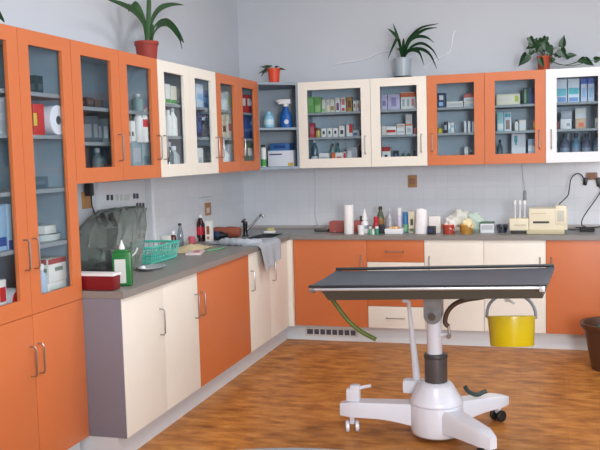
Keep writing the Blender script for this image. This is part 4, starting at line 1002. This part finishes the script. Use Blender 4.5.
fluff('cotton_wool', 'cream cotton wool piled in the yellow tub', (c[0]+.005, -.50, c[2]+h*.5+.03), (w*.44, w*.42, .048), (236, 222, 178), 2)
p = at(459, 220, 'y', -.27); fluff('cotton_bag', None, (p.x, -.27, ZW+.075), (.085, .07, .085), (226, 226, 216), 3)
tag(bpy.data.objects['cotton_bag'], 'big white bag of cotton wool behind the two tubs', 'bag')
p = at(475, 219, 'y', -.28); ob = fluff('bandage_bag', None, (p.x, -.28, ZW+.068), (.075, .06, .08), (200, 216, 204), 5)
tag(ob, 'pale green bag of bandages behind the yellow tub', 'bag')
bx('carton', 'low white carton with green top next to the tubs', 'box', 480.4, 494, 222.4, -.42, C(226, 228, 236), .1, [(.08, .92, .3, .75, LGR)], (.12, C(60, 100, 72)))
o = thing('glass_dish', 'small clear glass dish between the white carton and the beige machine', 'dish', (2.26, -.4, ZW))
c, w, h = onshelf(496, 508, 224.6, -.40, ZW+.0005)
MB().lathe([(0, 0), (w*.38, 0), (w*.5, h), (w*.46, h), (w*.35, .005), (0, .005)], (c[0], -.38, c[2]), 28, closed=False).build('body', clear('dish_glass', (176, 186, 204), .2), o)
MB().tube([(c[0]-.03, -.40, c[2]+.008), (c[0]+.06, -.36, c[2]+h+.012)], .004, 8).build('steel_rod', CHROME, o)
# laboratory analyser
AN = mat('analyser_cream', (228, 220, 194), .45); ANd = mat('analyser_dark_cream', (196, 184, 150), .45)  # second, darker cream for the base plate and grooves
o = thing('blood_analyser', 'cream laboratory analyser with dark slot on the back worktop', 'machine', (2.55, -.4, ZW))
def mach(xl, xr, yt, yb, y, d, m, name, bev=.008, par=o):
    a = at(xl, yb, 'y', y); b_ = at(xr, yt, 'y', y)
    return MB().span((a.x, y, max(ZW+.0005, a.z)), (b_.x, y+d, b_.z), bev).build(name, m, par)
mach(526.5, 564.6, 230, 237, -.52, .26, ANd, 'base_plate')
mach(529, 567.6, 208.4, 230, -.50, .24, AN, 'housing')
mach(509.4, 528.8, 218.6, 230.6, -.49, .20, AN, 'side_module')
pz = at(518, 231, 'y', -.49).z
mach(511, 527, 230.6, 236, -.47, .16, C(60, 60, 60), 'foot')
mach(555.6, 566.6, 205.6, 224, -.508, .12, mat('analyser_light', (232, 224, 198), .4), 'display_block')
mach(557.4, 564, 210.6, 221.6, -.5095, .004, C(196, 196, 184), 'display')
mach(533, 549.2, 221.2, 223.4, -.502, .004, C(52, 60, 52), 'card_slot')
mach(531, 546, 213.2, 214, -.502, .003, ANd, 'groove')
mach(514, 526, 224.6, 225.6, -.492, .003, ANd, 'groove')
for xl in (513.6, 518.4, 523.2):
    a = at(xl+1.6, 217, 'y', -.44); k = mpp(a)
    top_ = at(xl+1.6, 200.4, 'y', -.44).z
    ob = thing('sample_tube', 'white capped sample tube standing in the analyser, one of three', 'tube', (a.x, -.44, a.z-.02), 'sample tubes in the analyser')
    zb_ = at(518, 218.6, 'y', -.44).z-.006
    MB().lathe([(.0085, zb_), (.0095, zb_+.004), (.0095, top_-.028)], (a.x, -.44, 0), 16).build('tube_body', C(206, 210, 216), ob)
    MB().lathe([(.0108, top_-.03), (.0112, top_-.026), (.0112, top_-.003), (.009, top_)], (a.x, -.44, 0), 16).build('cap', WHT, ob)
# syringe-like grey thing on the tiles
a = at(525, 196, 'y', -.02)
o = thing('thermometer', 'thin grey instrument hanging on the tiles above the sample tubes', 'instrument', (a.x, -.02, a.z))
MB().box((a.x, -.0175, a.z+.0), (.022, .019, .09), bev=.004).build('body', C(150, 152, 158), o)
MB().tube(smooth_path([(a.x, -.018, a.z+.045), at(523, 178, 'y', -.014), at(521.5, 165, 'y', -.014)], 5), .002, 6).build('wire', C(170, 172, 178), o)
# sockets + cables on the back wall
def back_socket(lab, xl, xr, yt, yb, m):
    a = at(xl, yb, 'y', -.012); b_ = at(xr, yt, 'y', -.012)
    o = thing('wall_socket', lab, 'socket', ((a.x+b_.x)/2, 0, (a.z+b_.z)/2))
    MB().span((a.x, -.018, a.z), (b_.x, -.0075, b_.z), .004).build('plate', m, o)
    cx, cz, w_ = (a.x+b_.x)/2, (a.z+b_.z)/2, (b_.x-a.x)
    MB().span((cx-w_*.33, -.0205, cz-w_*.33), (cx+w_*.33, -.0175, cz+w_*.33), .003).build('rocker', mat('socket_brown', (150, 108, 80), .5), o)
back_socket('tan light switch on the tiles below the narrow cream cabinet', 408, 417, 175, 187.4, MATS['tan_plastic'])
back_socket('pinkish brown wall socket with black plugs under the white cabinet', 585.6, 597.4, 172.4, 180, mat('pink_socket', (168, 130, 122), .5))
q = at(585.5, 181.5, 'y', -.03); MBp = MB().box((q.x, -.034, q.z), (.03, .03, .06), bev=.008, ry=.25); po = thing('power_plug', 'black plug in the pinkish socket with its cord looping to the analyser', 'plug', (q.x, -.034, q.z)); MBp.build('plug_body', BLK, po)
q = at(598.5, 182, 'y', -.03); MBp = MB().box((q.x, -.034, q.z), (.032, .03, .07), bev=.008, ry=-.2); plug2 = MBp
(MB().tube(smooth_path([at(585.5, 184.5, 'y', -.05), at(583.5, 178, 'y', -.08), at(580, 174, 'y', -.10), at(575, 174.5, 'y', -.12), at(571, 179, 'y', -.14), at(569.5, 187, 'y', -.16), at(568, 195, 'y', -.2), at(563, 200.5, 'y', -.26), at(559, 204.6, 'y', -.33), at(558.5, 208.6, 'y', -.36)], 6), .0042, 8).build('cord', BLK, po))
ad_ = at(583, 231, 'y', -.30)
o = thing('power_adaptor', 'black power adaptor with coiled cord beside the analyser, cord rising to the pinkish socket', 'adaptor', (ad_.x, -.3, ZW))
MB().box((ad_.x+.03, -.28, ZW+.016), (.11, .07, .03), bev=.007).build('body', BLK, o)
coil = [(ad_.x-.05+.08*math.cos(t*.5)+.004*t, -.33+.045*math.sin(t*.5), ZW+.006+.0014*t) for t in range(26)]
MB().tube(coil, .0045, 8).build('coiled_cord', BLK, o)
plug2.build('plug', BLK, o)
(MB().tube(smooth_path([at(598.5, 186, 'y', -.05), at(601, 190, 'y', -.07), at(596, 199, 'y', -.1), at(588, 210, 'y', -.16), at(582.5, 219, 'y', -.22), at(581.8, 225, 'y', -.26), (ad_.x+.02, -.28, ZW+.034)], 6), .0042, 8).build('cord', BLK, o))
# tangle at the corner end + thin white cord up the tiles
o = thing('electric_plug', 'dark flat plug with grey lead lying at the corner end of the back worktop', 'plug', (.80, -.3, ZW))
q = at(322, 229, 'z', ZW)
MB().box((.80, -.30, ZW+.014), (.13, .035, .026), rz=.25, bev=.008).build('plug_body', C(64, 60, 56), o)
MB().tube(smooth_path([(.84, -.32, ZW+.02), (.90, -.34, ZW+.045), (.95, -.36, ZW+.03), (.93, -.40, ZW+.006)], 5), .005, 8).build('lead', C(186, 182, 176), o)
tag(MB().tube(smooth_path([(.82, -.25, ZW+.004), (.74, -.12, ZW+.006), at(317, 222, 'y', -.026), at(315, 210, 'y', -.013), at(315.5, 185, 'y', -.013), at(314, 166, 'y', -.013)], 6), .003, 8).build('white_cord', C(206, 208, 214)), 'thin white cord running up the tiles at the corner end', 'cord')
# pale cord pinned on the wall above the cabinets
def wallcord(pts): return MB().tube(smooth_path([at(x, y, 'y', -.006) for x, y in pts], 6), .005, 8)
tag(wallcord([(334, 65), (345, 62.5), (356, 61), (368, 58), (381, 52.5), (392, 50)]).build('white_cord', C(226, 226, 234)), 'white cord on the wall to the left of the white plant pot', 'cord')
tag(wallcord([(424, 68), (432, 62), (441, 57), (449, 53), (451.5, 45), (452.5, 37), (455, 30)]).build('white_cord', C(232, 232, 240)), 'white cord rising on the wall to the right of the white plant pot', 'cord')

# ------------------------------------------------------------------ plants on the cabinets
def pot(parent, c, r0_, r1_, h, m, rimh=.02, rimr=1.08):
    x, y, z = c
    MB().lathe([(0, 0), (r0_, 0), (r1_, h-rimh), (r1_*rimr, h-rimh), (r1_*rimr, h), (r1_*.95, h), (r1_*.9, h-.02), (0, h-.02)], c, 28, closed=False).build('pot', m, parent)
    MB().lathe([(0, h-.022), (r1_*.9, h-.02), (r1_*.6, h-.012), (0, h-.008)], c, 20, closed=False).build('soil', SOIL, parent)
def straps(parent, axis, plane, paths, width, tipdepth, m, spread=1):
    for i, pts in enumerate(paths):
        dd = tipdepth[i % len(tipdepth)]; n = len(pts); P3 = []
        for k, (x, y) in enumerate(pts): P3.append(at(x, y, axis, plane+dd*(k/(n-1))))
        vw = (P3[n//2]-CAM).normalized(); ax = (P3[-1]-P3[0]).normalized()
        sd = vw.cross(ax).normalized()
        sd = (sd*.8+vw*.6).normalized()
        MB().leaf(smooth_path(P3, 5), width*(.85+.3*((i*37) % 10)/10), side=sd, th=.002).build('leaf', m, parent, smooth=60)
lx = .20
pc = at(147, 56.5, 'x', lx); k = mpp(pc)
o = thing('potted_plant', 'strap-leaved plant in terracotta pot on the orange wall cabinet', 'plant', (lx, pc.y, Z2))
ph = at(147, 42, 'x', lx).z-Z2
pot(o, (lx, pc.y, Z2+.0005), 9*k, 11.2*k, ph, mat('red_terracotta', (150, 52, 40), .65, noise=.08, nscale=30))
straps(o, 'x', lx, [
 [(146, 43), (144, 25), (135, 12), (122, 4), (104, -2)], [(147, 43), (145, 28), (140, 12), (135, 4.5), (130.5, 5), (128.5, 12)],
 [(147.5, 43), (148, 22), (148.5, 0), (147, -22)], [(149, 42), (151, 22), (159, 9), (171, 4.5), (184, 5)],
 [(150, 42), (155, 25), (165, 20.5), (174, 28), (180, 38), (182, 49)], [(150, 42), (157, 27), (167, 23.5), (177, 32), (184, 43)], [(151, 43), (151.5, 32), (153, 24)]],
 .038, (.04, -.05, .02, -.06, .06, -.02, .03), LEAF)
p = at(2, 24, 'x', .2)
o = thing('potted_plant', 'dark leaf tip of a plant on the tall cupboard at the photo edge', 'plant', (.2, p.y-.16, Z2))
pot(o, (.2, p.y-.2, Z2+.0005), .05, .06, .09, TERRA)
MB().leaf(smooth_path([(.2, p.y-.2, Z2+.08), (.2, p.y-.16, Z2+.16), (.2, p.y-.09, Z2+.13), at(4.6, 22.5, 'x', .2)], 5), .05, side=Vector((1, 0, .3)), th=.002).build('leaf', DLEAF, o, smooth=60)
# small orange pot
c, w, h = onshelf(267.6, 280, 68.6, -.30, Z2+.0005)
o = thing('potted_plant', 'small trailing plant in bright orange-red pot on the corner shelf', 'plant', (c[0], -.30, Z2))
pot(o, (c[0], -.30, Z2+.0005), w*.38, w*.47, h, mat('orange_pot', (222, 72, 36), .45))
rr = random.Random(5)
for (x, y, tx, ty, sd_) in ((268, 68, 260, 66, 1), (267, 70, 258, 73, 0), (266, 69, 261, 76, 1), (270, 67, 264, 65, 0), (272, 67, 270, 65, 1), (275, 67.5, 279, 66, 0), (279, 69, 285, 69, 1), (266, 72, 262, 71, 1)):
    a = at(x, y, 'y', -.30); b_ = at(tx, ty, 'y', -.30-.04*sd_)
    MB().tube([(c[0], -.30, Z2+h-.01), a], .0018, 6).build('stem', STEM, o)
    MB().heart(a, b_, (.2, -1, .5), .022).build('leaf', mat('grey_green_leaf', (52, 66, 44), .6, noise=.25, nscale=40), o)
# white pot
c, w, h = onshelf(393.6, 412, 58.4, -.20, Z2+.012)
o = thing('potted_plant', 'arching strap-leaved plant in a white pot on the narrow cream cabinet', 'plant', (c[0], -.20, Z2))
MB().lathe([(0, 0), (w*.46, 0), (w*.5, .02), (w*.46, .02), (w*.42, .005), (0, .005)], (c[0], -.20, Z2+.0005), 28, closed=False).build('saucer', C(40, 48, 46), o)
pot(o, (c[0], -.20, Z2+.006), w*.37, w*.47, h+.006, mat('white_pot', (164, 175, 184), .3), .012)
straps(o, 'y', -.20, [
 [(402, 57), (399.5, 45), (396.5, 34), (393, 23.5)], [(401.5, 57), (399, 42), (394, 34), (387.5, 28.5)], [(401, 56), (399.5, 44), (398, 38), (393.5, 46), (388, 58.5)],
 [(404, 57), (406, 44), (412, 35), (422, 27), (439, 23.5)], [(404.5, 57), (407, 45), (414, 36), (425, 29), (437, 27.5)], [(404, 57), (407, 44), (414, 37.5), (422, 36), (428.5, 38), (434, 42.5)],
 [(405, 57), (409, 49), (416, 44), (424, 43.5), (433, 50), (438.5, 60)], [(404, 57), (408, 51), (414, 49.5), (420, 53), (424, 65)], [(405, 57), (410, 50), (420, 48.5), (430, 54), (437, 69)], [(402.5, 57), (403, 46), (403.5, 38)], [(402, 57), (400, 50), (396, 49)]],
 .03, (.05, -.06, -.1, .03, -.07, .06, -.04, -.1, .02, 0, .05), DLEAF)
# ivy-like plant in terracotta pot
c, w, h = onshelf(536.6, 551, 56.2, -.20, Z2+.0005)
o = thing('potted_plant', 'heart-leaved trailing plant in terracotta pot above the white cabinet joint', 'plant', (c[0], -.20, Z2))
pot(o, (c[0], -.20, Z2+.0005), w*.40, w*.46, h, TERRA)
base_p = Vector((c[0], -.20, Z2+h-.015))
leaves = [((532, 47), (537, 37.5), .075, 0), ((540, 46), (536, 53), .06, -.05), ((541, 50), (548, 38), .075, .03), ((545, 43), (550, 54), .06, -.06), ((535, 44), (526, 49), .055, .02), ((529.5, 37), (534, 46), .05, -.03), ((538, 40), (545, 47), .06, .04),
          ((527, 54), (519.5, 66.5), .085, -.08), ((533, 50), (529, 56), .05, -.02), ((549, 46), (552, 56), .055, -.07), ((546, 36.5), (543, 46), .05, .05), ((562.5, 46.5), (563.5, 35), .062, .02), ((560, 49), (566, 58), .075, -.05), ((557, 57), (560, 49), .06, .0),
          ((568, 56), (577, 54.5), .045, -.02), ((566, 58), (572, 53.5), .045, .03), ((585, 59), (577, 62), .055, -.06), ((585, 58.5), (593, 66), .062, -.07), ((594, 60), (602, 58), .05, -.06), ((553, 58), (551, 64), .04, -.06), ((540, 58), (543, 68), .05, -.1)]
for i, (b0, t0, wd, dp) in enumerate(leaves):
    a = at(*b0, 'y', -.20+dp); b_ = at(*t0, 'y', -.20+dp)
    mid = base_p.lerp(a, .5)+Vector((0, 0, .03))
    if b0[0] > 575: mid = base_p.lerp(a, .5)+Vector((0, 0, -.05)); mid.z = max(mid.z, Z2+.012)
    MB().tube(smooth_path([base_p, mid, a], 5), .0022, 6).build('stem', STEM, o)
    n = (CAM-a).normalized()+Vector((.5*math.sin(i*2.1), 0, .5*math.cos(i*1.3)))
    MB().heart(a, b_, n, wd).build('leaf', DLEAF, o)

# ------------------------------------------------------------------ examination table
A, B_, C_, D_ = Vector((1.468, -3.057, .86)), Vector((1.47, -2.511, .86)), Vector((2.63, -2.44, .885)), Vector((2.591, -3.03, .885))
def Q(u, v, dz=0):
    p = A*(1-u)*(1-v)+D_*u*(1-v)+C_*u*v+B_*(1-u)*v; return Vector((p.x, p.y, p.z+dz))
et = thing('examination_table', 'steel veterinary examination table on a white wheeled pedestal', 'table', (2.035, -2.66, 0))
top = MB()
g = [(-.005, -.01, 0), (0, 0, -.002), (.03, .05, -.018), (.97, .95, -.018), (1, 1, -.002)]
us = [-.004, .004, .012, .03, .5, .97, .988, .996, 1.004]; vs = [-.006, .006, .02, .055, .5, .945, .98, .994, 1.006]
dzs = [-.010, 0, 0, -.008, -.012, -.008, 0, 0, -.010]
rows = [[Q(u, v, min(dzs[i] if i in (0, 8) else dzs[i], dzs[k])) for k, v in enumerate(vs)] for i, u in enumerate(us)]
top.sheet(rows, .003); top.build('table_top', DSTEEL, et, smooth=60)
eg = mat('dark_edge', (34, 37, 42), .45)
MB().tube([Q(.0, .992, .005), Q(.5, .992, .005), Q(1.0, .992, .005)], .009, 10).build('rear_edge', eg, et)
MB().tube([Q(.0, -.006, -.004), Q(.5, -.006, -.004), Q(1.0, -.006, -.004)], .0055, 10).build('front_edge', eg, et)
rail = [Q(.012, -.02, -.019), Q(.02, -.03, -.019), Q(.5, -.03, -.018), Q(.985, -.03, -.017), Q(.995, -.02, -.017)]
MB().tube(rail, .007, 12).build('side_rail', mat('bright_rail', (196, 198, 204), .3, .5), et)
for u in (.02, .985):
    p = Q(u, -.02, -.022); MB().box(p, (.026, .03, .026), bev=.006).build('rail_clamp', CHROME if u < .5 else mat('bright_rail'), et)
fr = MB()
fa = [Q(.045, .02, -.016), Q(.985, .02, -.016), Q(.985, .95, -.016), Q(.045, .95, -.016)]
fb = [Q(.08, .04, -.078), Q(.985, .04, -.072), Q(.985, .93, -.072), Q(.08, .93, -.078)]
fr.add(fa+fb, [(0, 1, 2, 3), (7, 6, 5, 4), (0, 4, 5, 1), (1, 5, 6, 2), (2, 6, 7, 3), (3, 7, 4, 0)])
fr.build('under_frame', mat('under_steel', (84, 86, 80), .36, .5), et)
cx, cy = 2.03, -2.66
hexz = .80
brk = MB()
bw = .045
pts2 = [(-bw, hexz+.01), (-bw, .665)]+[(bw*math.cos(PI+PI*t/10), .655+bw*.9*math.sin(PI+PI*t/10)) for t in range(11)]+[(bw, .665), (bw, hexz+.01)]
n = len(pts2); y0_, y1_ = cy-.062, cy+.05
brk.add([(cx-.002+a, y0_, b) for a, b in pts2]+[(cx-.002+a, y1_, b) for a, b in pts2], [tuple(range(n)), tuple(range(2*n-1, n-1, -1))]+[(i, (i+1) % n, n+(i+1) % n, n+i) for i in range(n)])
brk.build('tilt_bracket', mat('grey_cast_metal', (132, 136, 140), .45, .8, noise=.15, nscale=30), et)
MB().lathe([(0, 0), (.02, 0), (.02, .012), (0, .012)], (cx-.002, y0_, .655), 20, rot=Matrix.Rotation(PI/2, 3, 'X')).build('pivot_bolt', STEEL, et)
MB().lathe([(.04, .40), (.04, .67)], (cx, cy, 0), 32).build('column', ENAMEL, et)
ring = MB().lathe([(.058, .285), (.0595, .29), (.0595, .435), (.0585, .445), (.052, .449), (.042, .449)], (cx+.005, cy, 0), 36)
ring.build('column_sleeve', mat('sleeve_steel', (84, 82, 84), .34, .35), et)
MB().lathe([(.0600, .426), (.0620, .43), (.0620, .44), (.0600, .446)], (cx+.005, cy, 0), 36, closed=False).build('sleeve_ring', C(60, 58, 58), et)
MB().lathe([(.06, .30), (.08, .294), (.092, .28), (.112, .245), (.132, .214), (.139, .20), (.139, .1905), (.134, .187)], (cx+.005, cy, 0), 40).build('dome_cover', ENAMEL, et)
MB().lathe([(.132, .187), (.138, .184), (.14, .14), (.14, .055), (.132, .03), (.11, .016), (.08, .012)], (cx+.005, cy, 0), 40).build('hub', ENAMEL, et)
def table_leg(ang, L, w0, w1, cast=0, zte=.145, zbe=.088):
    d = Vector((math.cos(ang), math.sin(ang), 0)); s_ = Vector((-d.y, d.x, 0))
    secs = []
    N_ = 12
    for i in range(N_+1):
        t_ = i/N_; r = .06+(L-.06)*t_
        zt_ = .183-(.183-zte)*t_; zb_ = .055+(zbe-.055)*math.sin(PI/2*min(1, t_/.62))
        w_ = w0+(w1-w0)*t_
        if i == N_: w_ *= .55; zt_ -= .012
        if i == N_-1: w_ *= .92; zt_ -= .002; r -= .012
        sec = []
        for (a, b) in ((-1, 0), (-1, .75), (-.82, 1), (.82, 1), (1, .75), (1, 0)):
            sec.append(Vector((cx+.005, cy, 0))+d*r+s_*w_*.5*a+Vector((0, 0, zb_+(zt_-zb_)*b)))
        secs.append(sec)
    mb = MB(); K = 6
    mb.add([p for s2 in secs for p in s2], [(i*K+k, i*K+(k+1) % K, (i+1)*K+(k+1) % K, (i+1)*K+k) for i in range(N_) for k in range(K)]+[tuple(range(K))[::-1], tuple(N_*K+k for k in range(K))])
    lg = mb.build('leg', ENAMEL, et, smooth=50)
    e = Vector((cx+.005, cy, 0))+d*(L-.06)
    MB().lathe([(.012, .085), (.02, .09), (.02, .125)], (e.x, e.y, 0), 16).box((e.x, e.y, .075), (.026, .026, .06), rz=ang+cast, bev=.006).build('caster_fork', ENAMEL, lg)
    for sg in (-1, 1):
        q = e+(Matrix.Rotation(cast, 3, 'Z') @ s_)*.026*sg
        MB().lathe([(0, -.010), (.028, -.010), (.032, -.006), (.032, .006), (.028, .010), (0, .010)], (q.x, q.y, .0325), 22, rot=Matrix.Rotation(ang+cast, 3, 'Z') @ Matrix.Rotation(PI/2, 3, 'X')).build('caster_wheel', ENAMEL if ang > 3 else RUB, lg)
    return lg, e, d
lg, e, d = table_leg(PI+.03, .515, .12, .10, PI/2+.3, .172, .096)
MB().box((e.x+.012, e.y, .207), (.074, .05, .07), bev=.012).box((e.x+.022, e.y, .243), (.052, .048, .04), bev=.014).tube([(e.x+.04, e.y, .242), (e.x+.08, e.y, .254), (e.x+.108, e.y, .26)], .009, 10).build('brake_pedal', ENAMEL, lg)
lg, e, d = table_leg(math.radians(48), .505, .12, .09)
lg2, e2, d2 = table_leg(math.radians(-46), .45, .13, .075, 0, .142, .07)
# black pedal on the rear leg
pp = Vector((cx+.16, cy+.13, .185))
MB().tube(smooth_path([pp+Vector((-.02, .02, .05)), pp+Vector((.0, .03, .02)), pp+Vector((.04, .05, .0)), pp+Vector((.075, .07, .012)), pp+Vector((.09, .075, .016))], 5), [.012]*20+[.013], 10).build('foot_pedal', C(44, 60, 58), et)
# pump lever with its boss
bo = at(409, 386, 'y', -2.58)
MB().box((bo.x+.05, -2.56, .24), (.17, .075, .075), bev=.03).build('lever_boss', ENAMEL, et)
l0, l1 = at(417, 381, 'y', -2.56), at(408.5, 301, 'y', -2.56)
MB().tube([l0, l0.lerp(l1, .3), l0.lerp(l1, .75), l1], [.022, .019, .012, .010], 12).box((l1.x-.015, l1.y, l1.z), (.035, .022, .018), bev=.005).build('pump_lever', ENAMEL, et)
# valve and hose on the column
va = Vector((cx+.06, cy-.02, at(446, 334, 'y', -2.66).z))
MB().tube([(cx+.03, cy-.02, va.z), (va.x+.02, va.y, va.z)], .012, 12).build('valve_peg', ENAMEL, et)
MB().lathe([(0, 0), (.012, 0), (.012, .03), (0, .03)], (va.x+.02, va.y-.012, va.z), 14, rot=Matrix.Rotation(PI/2, 3, 'X')).tube([(va.x+.02, va.y, va.z), (va.x+.015, va.y, va.z+.05)], .008, 10).build('valve', CHROME, et)
h0 = Vector((va.x+.014, va.y, va.z+.045))
MB().tube(smooth_path([h0, at(445, 322, 'y', -2.68), at(447.5, 312, 'y', -2.68), at(455, 304, 'y', -2.68), at(466, 299.8, 'y', -2.68), at(480, 297.6, 'y', -2.66), at(492, 295, 'y', -2.64)], 6), .0125, 12).build('brown_hose', mat('brown_rubber', (74, 52, 38), .45), et)
MB().tube(smooth_path([at(324, 290, 'y', -2.8), at(331, 298, 'y', -2.8), at(339, 309, 'y', -2.8), at(349, 321.5, 'y', -2.8), at(361, 331.5, 'y', -2.8), at(376, 339.5, 'y', -2.8)], 6), .0115, 12).build('drain_hose', mat('green_hose', (92, 108, 44), .45), et)
MB().tube([at(322, 288.5, 'y', -2.8), at(326, 292.5, 'y', -2.8)], .016, 12).build('drain_spout', STEEL, et)
# hook under the table
by_ = -2.76
hk = [at(505, 296, 'y', by_), at(506, 299, 'y', by_), at(510, 301, 'y', by_), at(515, 303.5, 'y', by_)]
MB().tube([at(507, 294.5, 'y', by_), at(507.5, 301, 'y', by_)], .008, 10).tube(hk, .0055, 10).lathe([(0, -.006), (.013, -.006), (.013, .006), (0, .006)], at(507, 299.5, 'y', by_-.012), 14, rot=Matrix.Rotation(PI/2, 3, 'X')).build('clamp_hook', mat('bright_rail'), et)
# yellow bucket hanging from it
bc_ = at(510.5, 316, 'y', by_); k = mpp(bc_); zt_ = bc_.z; zb_ = at(512, 349, 'y', by_-.08).z
o = thing('bucket', 'yellow bucket hanging by its grey handle under the examination table', 'bucket', (bc_.x, by_, zb_))
YB = mat('yellow_plastic', (196, 172, 14), .3)
ro, ri = 23.4*k, 21.2*k; H = zt_-zb_
bk = MB().lathe([(0, 0), (ri*.97, 0), (ri, .006), (ro*.985, H-.012), (ro*1.01, H-.012), (ro*1.01, H), (ro*.96, H), (ri*.96, .008), (0, .008)], (bc_.x+.003, by_, zb_), 44, closed=False)
TR = Matrix.Rotation(math.radians(-10), 3, 'X') @ Matrix.Rotation(math.radians(-2), 3, 'Y'); pv = Vector((bc_.x, by_, zt_-.005))
bk.v = [TR @ (p-pv)+pv for p in bk.v]; bk.build('body', YB, o)
hz = at(509, 296, 'y', by_).z+.012
arc = [Vector((bc_.x+.003-ro*1.02*math.cos(PI*t/16), by_, zt_-.01+(hz-zt_+.01)*math.sin(PI*t/16)**.8)) for t in range(17)]
MB().tube(arc, .008, 10).build('handle', mat('grey_handle', (128, 134, 142), .5), o)

# ------------------------------------------------------------------ bin and near round table
bn = at(612, 326, 'y', -1.30)
o = thing('waste_bin', 'dark brown round plastic bin on the floor at the photo edge', 'bin', (3.0, -1.08, 0))
BR = mat('brown_plastic', (84, 54, 40), .4)
Hb = .325; Rb = .178
MB().lathe([(0, 0), (Rb*.62, 0), (Rb*.66, .01), (Rb*.92, Hb-.05), (Rb*.96, Hb-.05), (Rb*1.06, Hb-.03), (Rb*1.08, Hb-.005), (Rb*1.04, Hb), (Rb*.95, Hb-.006), (Rb*.88, Hb-.05), (Rb*.6, .012), (0, .012)], (3.0, -1.08, .0005), 44, closed=False).build('body', BR, o)
o = thing('crumpled_paper', 'blue-green crumpled wrapper inside the brown bin', 'wrapper', (3.02, -1.04, .2))
fluff('wrapper', None, (3.03, -1.03, .262), (.10, .09, .045), (44, 140, 120), 8, parent=o)
RTC = Vector((2.09, -5.585, 0)); RTR = .64
o = thing('round_table', 'pale grey round table top just entering the bottom of the photo', 'table', RTC)
MB().lathe([(0, .722), (RTR-.012, .722), (RTR, .73), (RTR, .742), (RTR-.008, .75), (0, .75)], RTC, 96, closed=False).build('table_top', mat('pale_grey_top', (112, 118, 124), .45), o)
MB().lathe([(.04, .03), (.04, .721)], RTC, 24).build('column', CHROME, o)
MB().lathe([(0, .0005), (.26, .0005), (.265, .012), (.05, .03), (0, .03)], RTC, 40, closed=False).build('foot', CHROME, o)

# ------------------------------------------------------------------ light
W = bpy.data.worlds.new('world'); SC.world = W; W.use_nodes = True
W.node_tree.nodes['Background'].inputs[0].default_value = (.75, .85, 1, 1); W.node_tree.nodes['Background'].inputs[1].default_value = .9
def area(name, loc, rot, sx, sy, power, col):
    l = bpy.data.lights.new(name, 'AREA'); l.shape = 'RECTANGLE'; l.size = sx; l.size_y = sy; l.energy = power; l.color = col
    ob = bpy.data.objects.new(name, l); COL.objects.link(ob); ob.location = loc; ob.rotation_euler = rot; return ob
for a, b in WIN: area('window_daylight', ((a+b)/2, RY-.02, 1.75), (PI/2, 0, 0), b-a-.05, 1.65, 185, (.93, .97, 1))
for a, b in WINR: area('window_daylight', (RX+.02, (a+b)/2, 1.75), (PI/2, 0, PI/2), b-a-.05, 1.65, 22, (.9, .96, 1))
for y, e in ((-2.3, 42), (-5.2, 30)):
    area('ceiling_lamp', (2.3, y, RZ-.03), (0, 0, 0), 1.2, .6, e, (1, .98, .95))
SC.view_settings.view_transform = 'Standard'; SC.view_settings.look = 'None'; SC.view_settings.gamma = 1; SC.view_settings.exposure = -.04
SC.view_settings.use_curve_mapping = False
for ob in SC.objects:
    if '_o' in ob: del ob['_o']
